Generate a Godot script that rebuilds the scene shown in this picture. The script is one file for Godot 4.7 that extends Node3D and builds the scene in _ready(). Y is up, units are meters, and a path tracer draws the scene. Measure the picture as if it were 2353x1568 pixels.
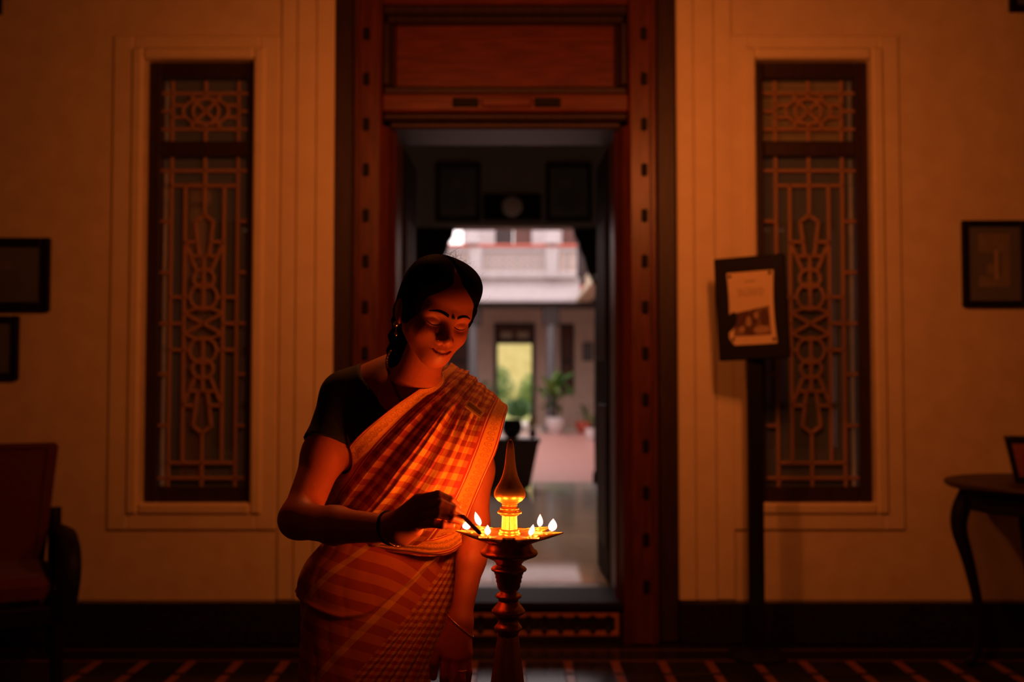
extends Node3D
# A lamp lighting in an old courtyard house. Camera at eye height 1.27 m, looking down -Z, tilted up a little.
const FOCAL := 2288.0          # focal length in pixels of the 2353 x 1568 frame (a 35 mm lens)
const EYE := 1.27
const WALL := 4.858            # distance of the wall with the door
var lean := atan(86.0 / 2288.0)
var rng := RandomNumberGenerator.new()
var used := {}
var M := {}

# ---------------------------------------------------------------- helpers
func at(px: float, py: float, depth: float) -> Vector3:
	# the point of the place that was measured at that pixel, at a known distance
	var u := (px - 1176.5) / FOCAL
	var v := (784.0 - py) / FOCAL
	var t := depth / (cos(lean) - v * sin(lean))
	return Vector3(u * t, EYE + (v * cos(lean) + sin(lean)) * t, -depth)

func numbered(n: String) -> String:
	if not used.has(n):
		used[n] = 0
		return n
	used[n] += 1
	return "%s_%03d" % [n, used[n]]

func tag(o: Node, label: String, category: String, group := "") -> Node:
	o.set_meta("label", label)
	o.set_meta("category", category)
	if group != "":
		o.set_meta("group", group)
	return o

func thing(called: String, label: String, category: String, where := Vector3.ZERO, turn := 0.0, group := "") -> Node3D:
	var o := Node3D.new()
	o.name = numbered(called)
	add_child(o)
	o.position = where
	o.rotation.y = turn
	tag(o, label, category, group)
	return o

func struct_node(called: String, where := Vector3.ZERO) -> Node3D:
	var o := Node3D.new()
	o.name = numbered(called)
	add_child(o)
	o.position = where
	o.set_meta("kind", "structure")
	return o

func part(called: String, mesh: Mesh, m: Material, parent: Node = null) -> MeshInstance3D:
	var o := MeshInstance3D.new()
	o.mesh = mesh
	o.material_override = m
	o.cast_shadow = GeometryInstance3D.SHADOW_CASTING_SETTING_ON
	if parent == null:
		o.name = numbered(called)
		add_child(o)
	else:
		o.name = called
		parent.add_child(o, true)
	return o

func struct_mesh(called: String, mesh: Mesh, m: Material) -> MeshInstance3D:
	var o := part(called, mesh, m)
	o.set_meta("kind", "structure")
	return o

func lin(r: float, g: float, b: float) -> Color:
	return Color(r, g, b).linear_to_srgb()

func mat(r: float, g: float, b: float, rough := 0.8, metal := 0.0) -> StandardMaterial3D:
	var m := StandardMaterial3D.new()
	m.albedo_color = lin(r, g, b)
	m.roughness = rough
	m.metallic = metal
	return m

func noise_tex(freq: float, lo: Color, hi: Color, octaves := 4, sd := 1, size := 512) -> NoiseTexture2D:
	var n := FastNoiseLite.new()
	n.seed = sd
	n.frequency = freq
	n.fractal_octaves = octaves
	n.noise_type = FastNoiseLite.TYPE_SIMPLEX_SMOOTH
	var t := NoiseTexture2D.new()
	t.width = size
	t.height = size
	t.seamless = true
	t.noise = n
	var g := Gradient.new()
	g.set_color(0, lo)
	g.set_color(1, hi)
	t.color_ramp = g
	return t

func grained(lo: Color, hi: Color, rough: float, scale: Vector3, bump := 0.0, freq := 0.02, sd := 1, world := true) -> StandardMaterial3D:
	var m := StandardMaterial3D.new()
	m.albedo_texture = noise_tex(freq, lo, hi, 5, sd)
	m.uv1_triplanar = true
	m.uv1_world_triplanar = world
	m.uv1_scale = scale
	m.roughness = rough
	if bump > 0.0:
		m.heightmap_enabled = true
		m.heightmap_texture = m.albedo_texture
		m.heightmap_scale = bump
	return m

func surf() -> SurfaceTool:
	var st := SurfaceTool.new()
	st.begin(Mesh.PRIMITIVE_TRIANGLES)
	return st

func tri3(st: SurfaceTool, a: Vector3, b: Vector3, c: Vector3) -> void:
	# counter-clockwise from outside here; Godot wants clockwise
	var n := (b - a).cross(c - a).normalized()
	st.set_normal(n)
	st.add_vertex(a)
	st.set_normal(n)
	st.add_vertex(c)
	st.set_normal(n)
	st.add_vertex(b)

func facet(st: SurfaceTool, pts: Array, mid: Vector3) -> void:
	var n: Vector3 = (pts[1] - pts[0]).cross(pts[2] - pts[0])
	if n.dot(pts[0] - mid) < 0.0:
		pts.reverse()
	for i in range(1, pts.size() - 1):
		tri3(st, pts[0], pts[i], pts[i + 1])

func bx(st: SurfaceTool, c: Vector3, s: Vector3, bev := 0.0, turn := Basis()) -> void:
	var h := s * 0.5
	var b := minf(bev, minf(h.x, minf(h.y, h.z)) * 0.9)
	var sg := [-1.0, 1.0]
	if b <= 0.0:
		for ax in 3:
			for s1 in sg:
				var q := []
				for w in [[-1, -1], [1, -1], [1, 1], [-1, 1]]:
					var v := Vector3()
					v[ax] = s1 * h[ax]
					v[(ax + 1) % 3] = w[0] * h[(ax + 1) % 3]
					v[(ax + 2) % 3] = w[1] * h[(ax + 2) % 3]
					q.append(c + turn * v)
				facet(st, q, c)
		return
	for ax in 3:
		var e := (ax + 1) % 3
		var f := (ax + 2) % 3
		for s1 in sg:
			var q := []
			for w in [[-1, -1], [1, -1], [1, 1], [-1, 1]]:
				var v := Vector3()
				v[ax] = s1 * h[ax]
				v[e] = w[0] * (h[e] - b)
				v[f] = w[1] * (h[f] - b)
				q.append(c + turn * v)
			facet(st, q, c)
		for s1 in sg:
			for s2 in sg:
				var q := []
				for w in [-1.0, 1.0]:
					var v := Vector3()
					v[ax] = w * (h[ax] - b)
					v[e] = s1 * h[e]
					v[f] = s2 * (h[f] - b)
					q.append(c + turn * v)
				for w in [1.0, -1.0]:
					var v := Vector3()
					v[ax] = w * (h[ax] - b)
					v[e] = s1 * (h[e] - b)
					v[f] = s2 * h[f]
					q.append(c + turn * v)
				facet(st, q, c)
	for s0 in sg:
		for s1 in sg:
			for s2 in sg:
				var k := Vector3(s0 * h.x, s1 * h.y, s2 * h.z)
				var i := Vector3(s0 * (h.x - b), s1 * (h.y - b), s2 * (h.z - b))
				facet(st, [c + turn * Vector3(k.x, i.y, i.z), c + turn * Vector3(i.x, k.y, i.z), c + turn * Vector3(i.x, i.y, k.z)], c)

func box_mesh(s: Vector3, bev := 0.0) -> ArrayMesh:
	var st := surf()
	bx(st, Vector3.ZERO, s, bev)
	return st.commit()

func span(st: SurfaceTool, x0: float, x1: float, y0: float, y1: float, z0: float, z1: float, bev := 0.0) -> void:
	bx(st, Vector3((x0 + x1) / 2, (y0 + y1) / 2, (z0 + z1) / 2), Vector3(absf(x1 - x0), absf(y1 - y0), absf(z1 - z0)), bev)

func span_mesh(x0: float, x1: float, y0: float, y1: float, z0: float, z1: float, bev := 0.0) -> ArrayMesh:
	var st := surf()
	span(st, x0, x1, y0, y1, z0, z1, bev)
	return st.commit()

func prism(st: SurfaceTool, poly: PackedVector2Array, z0: float, z1: float, xf := Transform3D()) -> void:
	# a polygon in x, y drawn out along z
	if not Geometry2D.is_polygon_clockwise(poly):
		poly = poly.duplicate()
		poly.reverse()
	var idx := Geometry2D.triangulate_polygon(poly)
	var mid := xf * Vector3(0, 0, (z0 + z1) / 2)
	var zn := (xf.basis * Vector3(0, 0, 1)).normalized()
	for i in range(0, idx.size(), 3):
		for z in [z0, z1]:
			var t := []
			for k in 3:
				var p: Vector2 = poly[idx[i + k]]
				t.append(xf * Vector3(p.x, p.y, z))
			var want := zn if z == maxf(z0, z1) else -zn
			if (t[1] - t[0]).cross(t[2] - t[0]).dot(want) < 0:
				t.reverse()
			tri3(st, t[0], t[1], t[2])
	var hi := maxf(z0, z1)
	var lo := minf(z0, z1)
	for i in poly.size():
		var p := poly[i]
		var q := poly[(i + 1) % poly.size()]
		var n2 := Vector2(-(q - p).y, (q - p).x)
		var a := xf * Vector3(p.x, p.y, lo)
		var b := xf * Vector3(q.x, q.y, lo)
		var c := xf * Vector3(q.x, q.y, hi)
		var d := xf * Vector3(p.x, p.y, hi)
		var want := xf.basis * Vector3(n2.x, n2.y, 0)
		if (b - a).cross(c - a).dot(want) < 0:
			tri3(st, a, c, b)
			tri3(st, a, d, c)
		else:
			tri3(st, a, b, c)
			tri3(st, a, c, d)

func grid_mesh(P: PackedVector3Array, UV: PackedVector2Array, nu: int, nv: int, wrap := false, flip := false) -> ArrayMesh:
	var N := PackedVector3Array()
	N.resize(P.size())
	var idx := PackedInt32Array()
	for j in nv - 1:
		for i in nu - 1:
			var a := j * nu + i
			var b := a + 1
			var c := b + nu
			var d := a + nu
			var n := (P[c] - P[a]).cross(P[d] - P[b])
			if flip:
				n = -n
				idx.append_array(PackedInt32Array([a, b, c, a, c, d]))
			else:
				idx.append_array(PackedInt32Array([a, c, b, a, d, c]))
			N[a] += n
			N[b] += n
			N[c] += n
			N[d] += n
	if wrap:
		for j in nv:
			var s := N[j * nu] + N[j * nu + nu - 1]
			N[j * nu] = s
			N[j * nu + nu - 1] = s
	for i in N.size():
		N[i] = N[i].normalized() if N[i].length_squared() > 1e-20 else Vector3.UP
	var arr := []
	arr.resize(Mesh.ARRAY_MAX)
	arr[Mesh.ARRAY_VERTEX] = P
	arr[Mesh.ARRAY_NORMAL] = N
	if UV.size() == P.size():
		arr[Mesh.ARRAY_TEX_UV] = UV
	arr[Mesh.ARRAY_INDEX] = idx
	var m := ArrayMesh.new()
	m.add_surface_from_arrays(Mesh.PRIMITIVE_TRIANGLES, arr)
	return m

func lathe(profile: Array, n := 40) -> ArrayMesh:
	# profile: [radius, height] from the bottom up; a point given twice makes a sharp edge
	var P := PackedVector3Array()
	for q in profile:
		for i in n + 1:
			var a := TAU * i / n
			P.append(Vector3(q[0] * cos(a), q[1], -q[0] * sin(a)))
	return grid_mesh(P, PackedVector2Array(), n + 1, profile.size(), true)

func tube(path: PackedVector3Array, radii: Array, n := 8, closed := false) -> ArrayMesh:
	var P := PackedVector3Array()
	var count := path.size()
	var side := Vector3()
	var rows := 0
	var last := count + 1 if closed else count
	for j in last:
		var k := j % count
		var fwd: Vector3
		if closed:
			fwd = (path[(k + 1) % count] - path[(k - 1 + count) % count]).normalized()
		else:
			fwd = (path[mini(k + 1, count - 1)] - path[maxi(k - 1, 0)]).normalized()
		if side == Vector3():
			side = fwd.cross(Vector3.UP if absf(fwd.y) < 0.9 else Vector3.RIGHT).normalized()
		side = (side - fwd * side.dot(fwd)).normalized()
		var up := fwd.cross(side)
		var r: float = radii[mini(k, radii.size() - 1)]
		if not closed and j == 0:
			for i in n + 1:
				P.append(path[k])
			rows += 1
		for i in n + 1:
			var a := TAU * i / n
			P.append(path[k] + (side * cos(a) + up * sin(a)) * r)
		rows += 1
		if not closed and j == count - 1:
			for i in n + 1:
				P.append(path[k])
			rows += 1
	return grid_mesh(P, PackedVector2Array(), n + 1, rows, true, false)

func join(meshes: Array) -> ArrayMesh:
	var st := surf()
	for m in meshes:
		st.append_from(m, 0, Transform3D())
	return st.commit()

func spline(pts: Array, steps: int) -> PackedVector3Array:
	# Catmull-Rom through the points
	var out := PackedVector3Array()
	var n := pts.size() - 1
	for s in steps + 1:
		var t := float(s) / steps * n
		var i := mini(int(t), n - 1)
		var f := t - i
		var p0: Vector3 = pts[maxi(i - 1, 0)]
		var p1: Vector3 = pts[i]
		var p2: Vector3 = pts[i + 1]
		var p3: Vector3 = pts[mini(i + 2, n)]
		out.append(p1.cubic_interpolate(p2, p0, p3, f))
	return out

func ring_frame(st: SurfaceTool, x0: float, x1: float, y0: float, y1: float, w: float, z0: float, z1: float, bev := 0.004) -> void:
	# four bars round a rectangle, mitred by overlapping inwards
	span(st, x0, x0 + w, y0, y1, z0, z1, bev)
	span(st, x1 - w, x1, y0, y1, z0, z1, bev)
	span(st, x0 + w, x1 - w, y1 - w, y1, z0, z1, bev)
	span(st, x0 + w, x1 - w, y0, y0 + w, z0, z1, bev)

# ---------------------------------------------------------------- rounded bodies: distance fields meshed as surface nets
class Prim:
	var t := 0               # 0 tapered capsule, 1 ellipsoid, 2 half space
	var a := Vector3()
	var ba := Vector3()
	var il := 0.0
	var ra := 0.0
	var rb := 0.0
	var k := 0.01
	var cut := false
	var inv := Transform3D()
	var ir := Vector3()
	var ir2 := Vector3()

func cap(a: Vector3, b: Vector3, ra: float, rb: float, k := 0.01, cut := false) -> Prim:
	var p := Prim.new()
	p.a = a
	p.ba = b - a
	p.il = 1.0 / maxf(p.ba.length_squared(), 1e-9)
	p.ra = ra
	p.rb = rb
	p.k = k
	p.cut = cut
	return p

func ell(c: Vector3, r: Vector3, k := 0.01, turn := Basis(), cut := false) -> Prim:
	var p := Prim.new()
	p.t = 1
	p.inv = Transform3D(turn, c).affine_inverse()
	p.ir = Vector3.ONE / r
	p.ir2 = p.ir * p.ir
	p.k = k
	p.cut = cut
	return p

func half(n: Vector3, through: Vector3, k := 0.004) -> Prim:
	# cuts away what lies on the side that n points to
	var p := Prim.new()
	p.t = 2
	p.a = through
	p.ba = -n.normalized()
	p.k = k
	p.cut = true
	return p

func moved(prims: Array, xf: Transform3D, grow := 0.0) -> Array:
	var out := []
	for q: Prim in prims:
		if q.t == 0:
			out.append(cap(xf * q.a, xf * (q.a + q.ba), q.ra + grow, q.rb + grow, q.k, q.cut))
	return out

func sdf(p: Vector3, prims: Array) -> float:
	var d := 10.0
	for q: Prim in prims:
		var e: float
		if q.t == 0:
			var pa := p - q.a
			var h := clampf(pa.dot(q.ba) * q.il, 0.0, 1.0)
			e = (pa - q.ba * h).length() - (q.ra + (q.rb - q.ra) * h)
		elif q.t == 1:
			var l := q.inv * p
			var k1 := (l * q.ir2).length()
			var k0 := (l * q.ir).length()
			e = k0 * (k0 - 1.0) / maxf(k1, 1e-6)
		else:
			e = (p - q.a).dot(q.ba)
		if q.cut:
			var f := -e
			var h2 := maxf(q.k - absf(d - f), 0.0) / q.k
			d = maxf(d, f) + h2 * h2 * q.k * 0.25
		else:
			var h3 := maxf(q.k - absf(d - e), 0.0) / q.k
			d = minf(d, e) - h3 * h3 * q.k * 0.25
	return d

func nets(prims: Array, lo: Vector3, hi: Vector3, cell: float, out: Dictionary, xf := Transform3D(), paint := 0) -> void:
	# appends vertices v, normals n, colours c and indices i of the surface to OUT
	var B := 4
	var nb := Vector3i(ceil((hi.x - lo.x) / cell / B), ceil((hi.y - lo.y) / cell / B), ceil((hi.z - lo.z) / cell / B))
	var nx := nb.x * B + 1
	var ny := nb.y * B + 1
	var nz := nb.z * B + 1
	var D := PackedFloat32Array()
	D.resize(nx * ny * nz)
	D.fill(1e6)
	var idx := PackedInt32Array()
	idx.resize(nx * ny * nz)
	idx.fill(-1)
	var reach := cell * B * 0.87 * 1.35
	var live: Array[Vector3i] = []
	for bk in nb.z:
		for bj in nb.y:
			for bi in nb.x:
				var c := lo + Vector3(bi + 0.5, bj + 0.5, bk + 0.5) * (cell * B)
				if absf(sdf(c, prims)) < reach:
					live.append(Vector3i(bi, bj, bk) * B)
	for o in live:
		for k in range(o.z, o.z + B + 1):
			for j in range(o.y, o.y + B + 1):
				var row := (k * ny + j) * nx
				for i in range(o.x, o.x + B + 1):
					if D[row + i] > 1e5:
						D[row + i] = sdf(lo + Vector3(i, j, k) * cell, prims)
	var V: PackedVector3Array = out.v
	var N: PackedVector3Array = out.n
	var C: PackedColorArray = out.c
	var I: PackedInt32Array = out.i
	var sx := 1
	var sy := nx
	var sz := nx * ny
	var edges := [[0, 1], [2, 3], [4, 5], [6, 7], [0, 2], [1, 3], [4, 6], [5, 7], [0, 4], [1, 5], [2, 6], [3, 7]]
	var corner: Array[Vector3] = []
	for q in 8:
		corner.append(Vector3(q & 1, (q >> 1) & 1, (q >> 2) & 1))
	var off := [0, sx, sy, sx + sy, sz, sx + sz, sy + sz, sx + sy + sz]
	for o in live:
		for k in range(o.z, o.z + B):
			for j in range(o.y, o.y + B):
				for i in range(o.x, o.x + B):
					var at0 := (k * ny + j) * nx + i
					var mask := 0
					var d: Array[float] = [0, 0, 0, 0, 0, 0, 0, 0]
					for q in 8:
						d[q] = D[at0 + off[q]]
						if d[q] < 0.0:
							mask |= 1 << q
					if mask == 0 or mask == 255:
						continue
					var p := Vector3()
					var cnt := 0
					for e in edges:
						var a: int = e[0]
						var b: int = e[1]
						if ((mask >> a) & 1) != ((mask >> b) & 1):
							p += corner[a].lerp(corner[b], d[a] / (d[a] - d[b]))
							cnt += 1
					p /= cnt
					var g := Vector3(d[1] + d[3] + d[5] + d[7] - d[0] - d[2] - d[4] - d[6], d[2] + d[3] + d[6] + d[7] - d[0] - d[1] - d[4] - d[5], d[4] + d[5] + d[6] + d[7] - d[0] - d[1] - d[2] - d[3])
					idx[at0] = V.size()
					var w := lo + (Vector3(i, j, k) + p) * cell
					V.append(xf * w)
					N.append((xf.basis * g).normalized())
					C.append(skin_tone(w) if paint == 1 else Color.WHITE)
	for o in live:
		for k in range(o.z, o.z + B):
			for j in range(o.y, o.y + B):
				for i in range(o.x, o.x + B):
					var at0 := (k * ny + j) * nx + i
					var inside := D[at0] < 0.0
					for ax in 3:
						var s1: int = [sx, sy, sz][ax]
						if inside == (D[at0 + s1] < 0.0) or D[at0 + s1] > 1e5:
							continue
						var e1: int = [sy, sz, sx][ax]
						var e2: int = [sz, sx, sy][ax]
						if at0 - e1 - e2 < 0:
							continue
						var c0 := idx[at0 - e1 - e2]
						var c1 := idx[at0 - e2]
						var c2 := idx[at0]
						var c3 := idx[at0 - e1]
						if c0 < 0 or c1 < 0 or c2 < 0 or c3 < 0:
							continue
						if inside:
							I.append_array(PackedInt32Array([c0, c2, c1, c0, c3, c2]))
						else:
							I.append_array(PackedInt32Array([c0, c1, c2, c0, c2, c3]))
	out.v = V
	out.n = N
	out.c = C
	out.i = I

func net_start() -> Dictionary:
	return {"v": PackedVector3Array(), "n": PackedVector3Array(), "c": PackedColorArray(), "i": PackedInt32Array()}

func net_mesh(o: Dictionary, shift := Vector3.ZERO, colored := true) -> ArrayMesh:
	var v: PackedVector3Array = o.v
	for i in v.size():
		v[i] -= shift
	var arr := []
	arr.resize(Mesh.ARRAY_MAX)
	arr[Mesh.ARRAY_VERTEX] = v
	arr[Mesh.ARRAY_NORMAL] = o.n
	if colored:
		arr[Mesh.ARRAY_COLOR] = o.c
	arr[Mesh.ARRAY_INDEX] = o.i
	var m := ArrayMesh.new()
	m.add_surface_from_arrays(Mesh.PRIMITIVE_TRIANGLES, arr)
	return m

# ---------------------------------------------------------------- the scene
func _ready() -> void:
	rng.seed = 7
	camera_and_light()
	materials()
	room_shell()
	front_wall()
	for w in [[1, -1.531, 0.0], [2, 1.480, 0.012]]:
		window_unit(w[0], w[1], w[2])
	doorway()
	floor_tiles()
	hall()
	courtyard()
	far_things()
	furniture()
	pictures()
	pendant_lamp(Vector3(-0.36, 2.62, -2.95), Vector3(0.0, -1.05, -1.90), 0.50, "hanging reflector lamp on a cord, left of the doorway's middle")
	pendant_lamp(Vector3(0.86, 2.62, -2.95), Vector3(0.18, -1.05, -1.90), 0.54, "hanging reflector lamp on a cord, before the notice stand")
	oil_lamp()
	woman()

func camera_and_light() -> void:
	var cam := Camera3D.new()
	cam.name = "camera"
	cam.keep_aspect = Camera3D.KEEP_HEIGHT
	cam.fov = rad_to_deg(2.0 * atan(784.0 / FOCAL))
	cam.position = Vector3(0, EYE, 0)
	cam.rotation.x = lean
	cam.near = 0.05
	cam.far = 120.0
	var lens := CameraAttributesPhysical.new()
	lens.frustum_focal_length = 35.0
	lens.frustum_focus_distance = 1.96
	lens.exposure_aperture = 2.2
	cam.attributes = lens
	add_child(cam)
	cam.fov = rad_to_deg(2.0 * atan(784.0 / FOCAL))
	var e := Environment.new()
	e.background_mode = Environment.BG_SKY
	var sky := Sky.new()
	var sm := ProceduralSkyMaterial.new()
	sm.sky_top_color = lin(0.88, 0.75, 0.76)
	sm.sky_horizon_color = lin(0.97, 0.85, 0.83)
	sm.ground_bottom_color = lin(0.30, 0.26, 0.22)
	sm.ground_horizon_color = lin(0.60, 0.54, 0.50)
	sm.sky_curve = 0.2
	sky.sky_material = sm
	e.sky = sky
	e.background_energy_multiplier = 3.2
	e.tonemap_mode = Environment.TONE_MAPPER_LINEAR
	e.tonemap_exposure = 1.0
	e.sdfgi_enabled = true
	e.ssao_enabled = true
	e.ssil_enabled = true
	var we := WorldEnvironment.new()
	we.name = "surroundings"
	we.environment = e
	add_child(we)

func materials() -> void:
	M.plaster = grained(lin(0.70, 0.56, 0.34), lin(0.82, 0.68, 0.44), 0.75, Vector3(0.9, 0.9, 0.9), 0.15, 0.012, 3)
	M.moulding = grained(lin(0.76, 0.62, 0.38), lin(0.84, 0.70, 0.46), 0.6, Vector3(0.9, 0.9, 0.9), 0.1, 0.012, 4)
	M.ceiling = grained(lin(0.12, 0.060, 0.034), lin(0.22, 0.11, 0.060), 0.7, Vector3(3.0, 3.0, 0.4), 0.0, 0.02, 9)
	M.dark_plaster = mat(0.66, 0.50, 0.32, 0.85)
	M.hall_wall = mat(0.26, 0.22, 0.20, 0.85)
	M.wood = grained(lin(0.060, 0.013, 0.008), lin(0.15, 0.034, 0.016), 0.38, Vector3(3.0, 0.35, 3.0), 0.05, 0.02, 5)
	M.wood_across = grained(lin(0.080, 0.017, 0.009), lin(0.18, 0.040, 0.018), 0.36, Vector3(0.35, 3.0, 3.0), 0.05, 0.02, 6)
	M.wood_dark = grained(lin(0.018, 0.008, 0.007), lin(0.045, 0.017, 0.012), 0.5, Vector3(3.0, 0.4, 3.0), 0.05, 0.02, 7)
	M.black_wood = mat(0.010, 0.008, 0.007, 0.55)
	M.black_wood.metallic_specular = 0.25
	M.black_stone = grained(lin(0.010, 0.008, 0.008), lin(0.026, 0.020, 0.018), 0.22, Vector3(2, 2, 2), 0.0, 0.03, 8)
	M.grille = mat(0.36, 0.19, 0.09, 0.6)
	M.glass = StandardMaterial3D.new()
	M.glass.albedo_color = Color(0.8, 0.85, 0.85, 0.08)
	M.glass.transparency = BaseMaterial3D.TRANSPARENCY_ALPHA
	M.glass.roughness = 0.03
	M.glass.metallic_specular = 0.3
	M.tile_black = []
	for k in 3:
		M.tile_black.append(grained(lin(0.010 + 0.003 * k, 0.009 + 0.002 * k, 0.009 + 0.002 * k), lin(0.026 + 0.004 * k, 0.020 + 0.002 * k, 0.018), 0.14 + 0.03 * k, Vector3(3, 3, 3), 0.0, 0.03, 20 + k))
	M.tile_ochre = []
	for k in 3:
		M.tile_ochre.append(grained(lin(0.20, 0.070 - 0.006 * k, 0.030), lin(0.30 - 0.02 * k, 0.105, 0.046), 0.25, Vector3(4, 4, 4), 0.0, 0.03, 30 + k))
	M.riser_ochre = grained(lin(0.36, 0.125, 0.045), lin(0.50, 0.18, 0.070), 0.3, Vector3(4, 4, 4), 0.0, 0.03, 36)
	M.border_red = grained(lin(0.085, 0.030, 0.018), lin(0.13, 0.044, 0.026), 0.25, Vector3(4, 4, 4), 0.0, 0.03, 37)
	M.grout = mat(0.012, 0.009, 0.008, 0.5)
	M.marble = []
	for k in 4:
		M.marble.append(grained(lin(0.62 + 0.03 * k, 0.53 + 0.03 * k, 0.45 + 0.03 * k), lin(0.76 + 0.03 * k, 0.65 + 0.03 * k, 0.56 + 0.03 * k), 0.045, Vector3(0.8, 0.8, 0.8), 0.0, 0.012, 40 + k))
	for k in 4:
		M.marble[k].metallic_specular = 0.95
	M.sill_stone = grained(lin(0.20, 0.19, 0.15), lin(0.30, 0.28, 0.22), 0.2, Vector3(1.5, 1.5, 1.5), 0.0, 0.02, 45)
	M.terracotta = grained(lin(0.58, 0.27, 0.23), lin(0.70, 0.36, 0.31), 0.38, Vector3(0.8, 0.8, 0.8), 0.0, 0.02, 46)
	M.white_wall = grained(lin(0.44, 0.40, 0.40), lin(0.52, 0.47, 0.48), 0.8, Vector3(0.5, 0.5, 0.5), 0.0, 0.02, 47)
	M.cream_wall = mat(0.50, 0.40, 0.28, 0.8)
	M.far_wall = grained(lin(0.66, 0.48, 0.39), lin(0.78, 0.58, 0.48), 0.85, Vector3(0.4, 0.4, 0.4), 0.0, 0.02, 48)
	M.pillar_stone = mat(0.16, 0.15, 0.16, 0.5)
	M.red_oxide = mat(0.50, 0.10, 0.06, 0.5)
	M.leaf = []
	for c in [[0.030, 0.085, 0.02], [0.050, 0.13, 0.025], [0.10, 0.18, 0.03]]:
		var lm := mat(c[0], c[1], c[2], 0.55)
		lm.backlight_enabled = true
		lm.backlight = lin(c[0] * 0.8, c[1] * 0.8, c[2] * 0.5)
		M.leaf.append(lm)
	M.pot_white = mat(0.78, 0.72, 0.72, 0.35)
	M.brass = grained(lin(0.56, 0.30, 0.085), lin(0.72, 0.40, 0.125), 0.33, Vector3(6, 6, 6), 0.0, 0.03, 50, false)
	M.brass.metallic = 0.88
	M.gold = mat(0.95, 0.62, 0.25, 0.22, 1.0)
	M.dimming_curtain = mat(0.16, 0.11, 0.11, 0.9)
	M.dimming_curtain.backlight_enabled = true
	M.dimming_curtain.backlight = Color(0.45, 0.42, 0.42)
	M.cane = grained(lin(0.20, 0.15, 0.035), lin(0.30, 0.22, 0.06), 0.7, Vector3(2, 9, 2), 0.0, 0.02, 73)
	M.paper = mat(0.75, 0.55, 0.30, 0.8)

# ---------------------------------------------------------------- setting
func room_shell() -> void:
	var t := 0.2
	var xw := 5.6
	var zb := 6.0
	var ch := 3.9
	struct_mesh("wall_left", span_mesh(-xw - t, -xw, -0.2, ch, -WALL, zb), M.dark_plaster)
	struct_mesh("wall_right", span_mesh(xw, xw + t, -0.2, ch, -WALL, zb), M.dark_plaster)
	struct_mesh("wall_rear", span_mesh(-xw - t, xw + t, -0.2, ch, zb, zb + t), M.dark_plaster)
	struct_mesh("ceiling", span_mesh(-xw - t, xw + t, ch, ch + t, -WALL - 0.35, zb + t), M.ceiling)

func front_wall() -> void:
	# the wall with the door and the two windows, 0.35 m thick
	var z0 := -WALL
	var z1 := -WALL - 0.35
	var st := surf()
	var y0 := -0.2
	var y1 := 3.9
	var dl := -0.869
	var dr := 0.805
	var wl := [-1.809, -1.253]
	var wr := [1.189, 1.771]
	var wy := [0.662, 2.845]
	span(st, -5.8, wl[0], y0, y1, z1, z0)
	span(st, wl[1], dl, y0, y1, z1, z0)
	span(st, dr, wr[0], y0, y1, z1, z0)
	span(st, wr[1], 5.8, y0, y1, z1, z0)
	for w in [wl, wr]:
		span(st, w[0], w[1], y0, wy[0], z1, z0)
		span(st, w[0], w[1], wy[1], y1, z1, z0)
	span(st, dl, dr, 3.36, y1, z1, z0)
	struct_mesh("wall_back", st.commit(), M.plaster)
	# raised plaster round the windows: a wide flat band, then a narrower and prouder one
	for w in [[-1.963, -1.143, -1.870, -1.212], [1.069, 1.905, 1.140, 1.826]]:
		var a := surf()
		ring_frame(a, w[0], w[1], 0.535, 2.962, 0.100, z0 - 0.002, z0 + 0.013, 0.0068)
		struct_mesh("trim", a.commit(), M.moulding)
		var b := surf()
		ring_frame(b, w[2], w[3], 0.610, 2.900, 0.058, z0 - 0.002, z0 + 0.026, 0.012)
		struct_mesh("trim", b.commit(), M.moulding)
	# stepped pilasters on both sides of the door
	for s in [[-1.135, -1.055, -0.960, -0.869], [1.080, 0.990, 0.890, 0.805]]:
		var p := struct_node("trim")
		part("pilaster_step", span_mesh(s[0], s[1], 0.2, 3.9, z0 - 0.002, z0 + 0.016, 0.006), M.moulding, p)
		part("pilaster_step", span_mesh(s[1], s[2], 0.2, 3.9, z0 - 0.002, z0 + 0.028, 0.006), M.moulding, p)
		part("pilaster_step", span_mesh(s[2], s[3], 0.2, 3.9, z0 - 0.002, z0 + 0.038, 0.008), M.moulding, p)
	# black skirting
	struct_mesh("baseboard_left", span_mesh(-5.6, -0.869, 0.0, 0.200, z0 - 0.002, z0 + 0.070, 0.006), M.black_stone)
	struct_mesh("baseboard_right", span_mesh(0.805, 5.6, 0.0, 0.200, z0 - 0.002, z0 + 0.070, 0.006), M.black_stone)

func bar_mesh(a: Vector2, b: Vector2, w: float, z: float, th: float) -> ArrayMesh:
	var st := surf()
	var mid := (a + b) / 2
	var d := b - a
	bx(st, Vector3(mid.x, mid.y, z), Vector3(d.length() + w * 0.7, w, th), w * 0.22, Basis(Vector3(0, 0, 1), d.angle()))
	return st.commit()

func hoop_mesh(c: Vector2, rx: float, ry: float, w: float, z: float) -> ArrayMesh:
	var path := PackedVector3Array()
	for i in 28:
		var a := TAU * i / 28
		path.append(Vector3(c.x + rx * cos(a), c.y + ry * sin(a), z))
	return tube(path, [w * 0.5], 6, true)

func arc_mesh(a: Vector2, m: Vector2, b: Vector2, w: float, z: float) -> ArrayMesh:
	return tube(spline([Vector3(a.x, a.y, z), Vector3(m.x, m.y, z), Vector3(b.x, b.y, z)], 12), [w * 0.5], 6)

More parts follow.
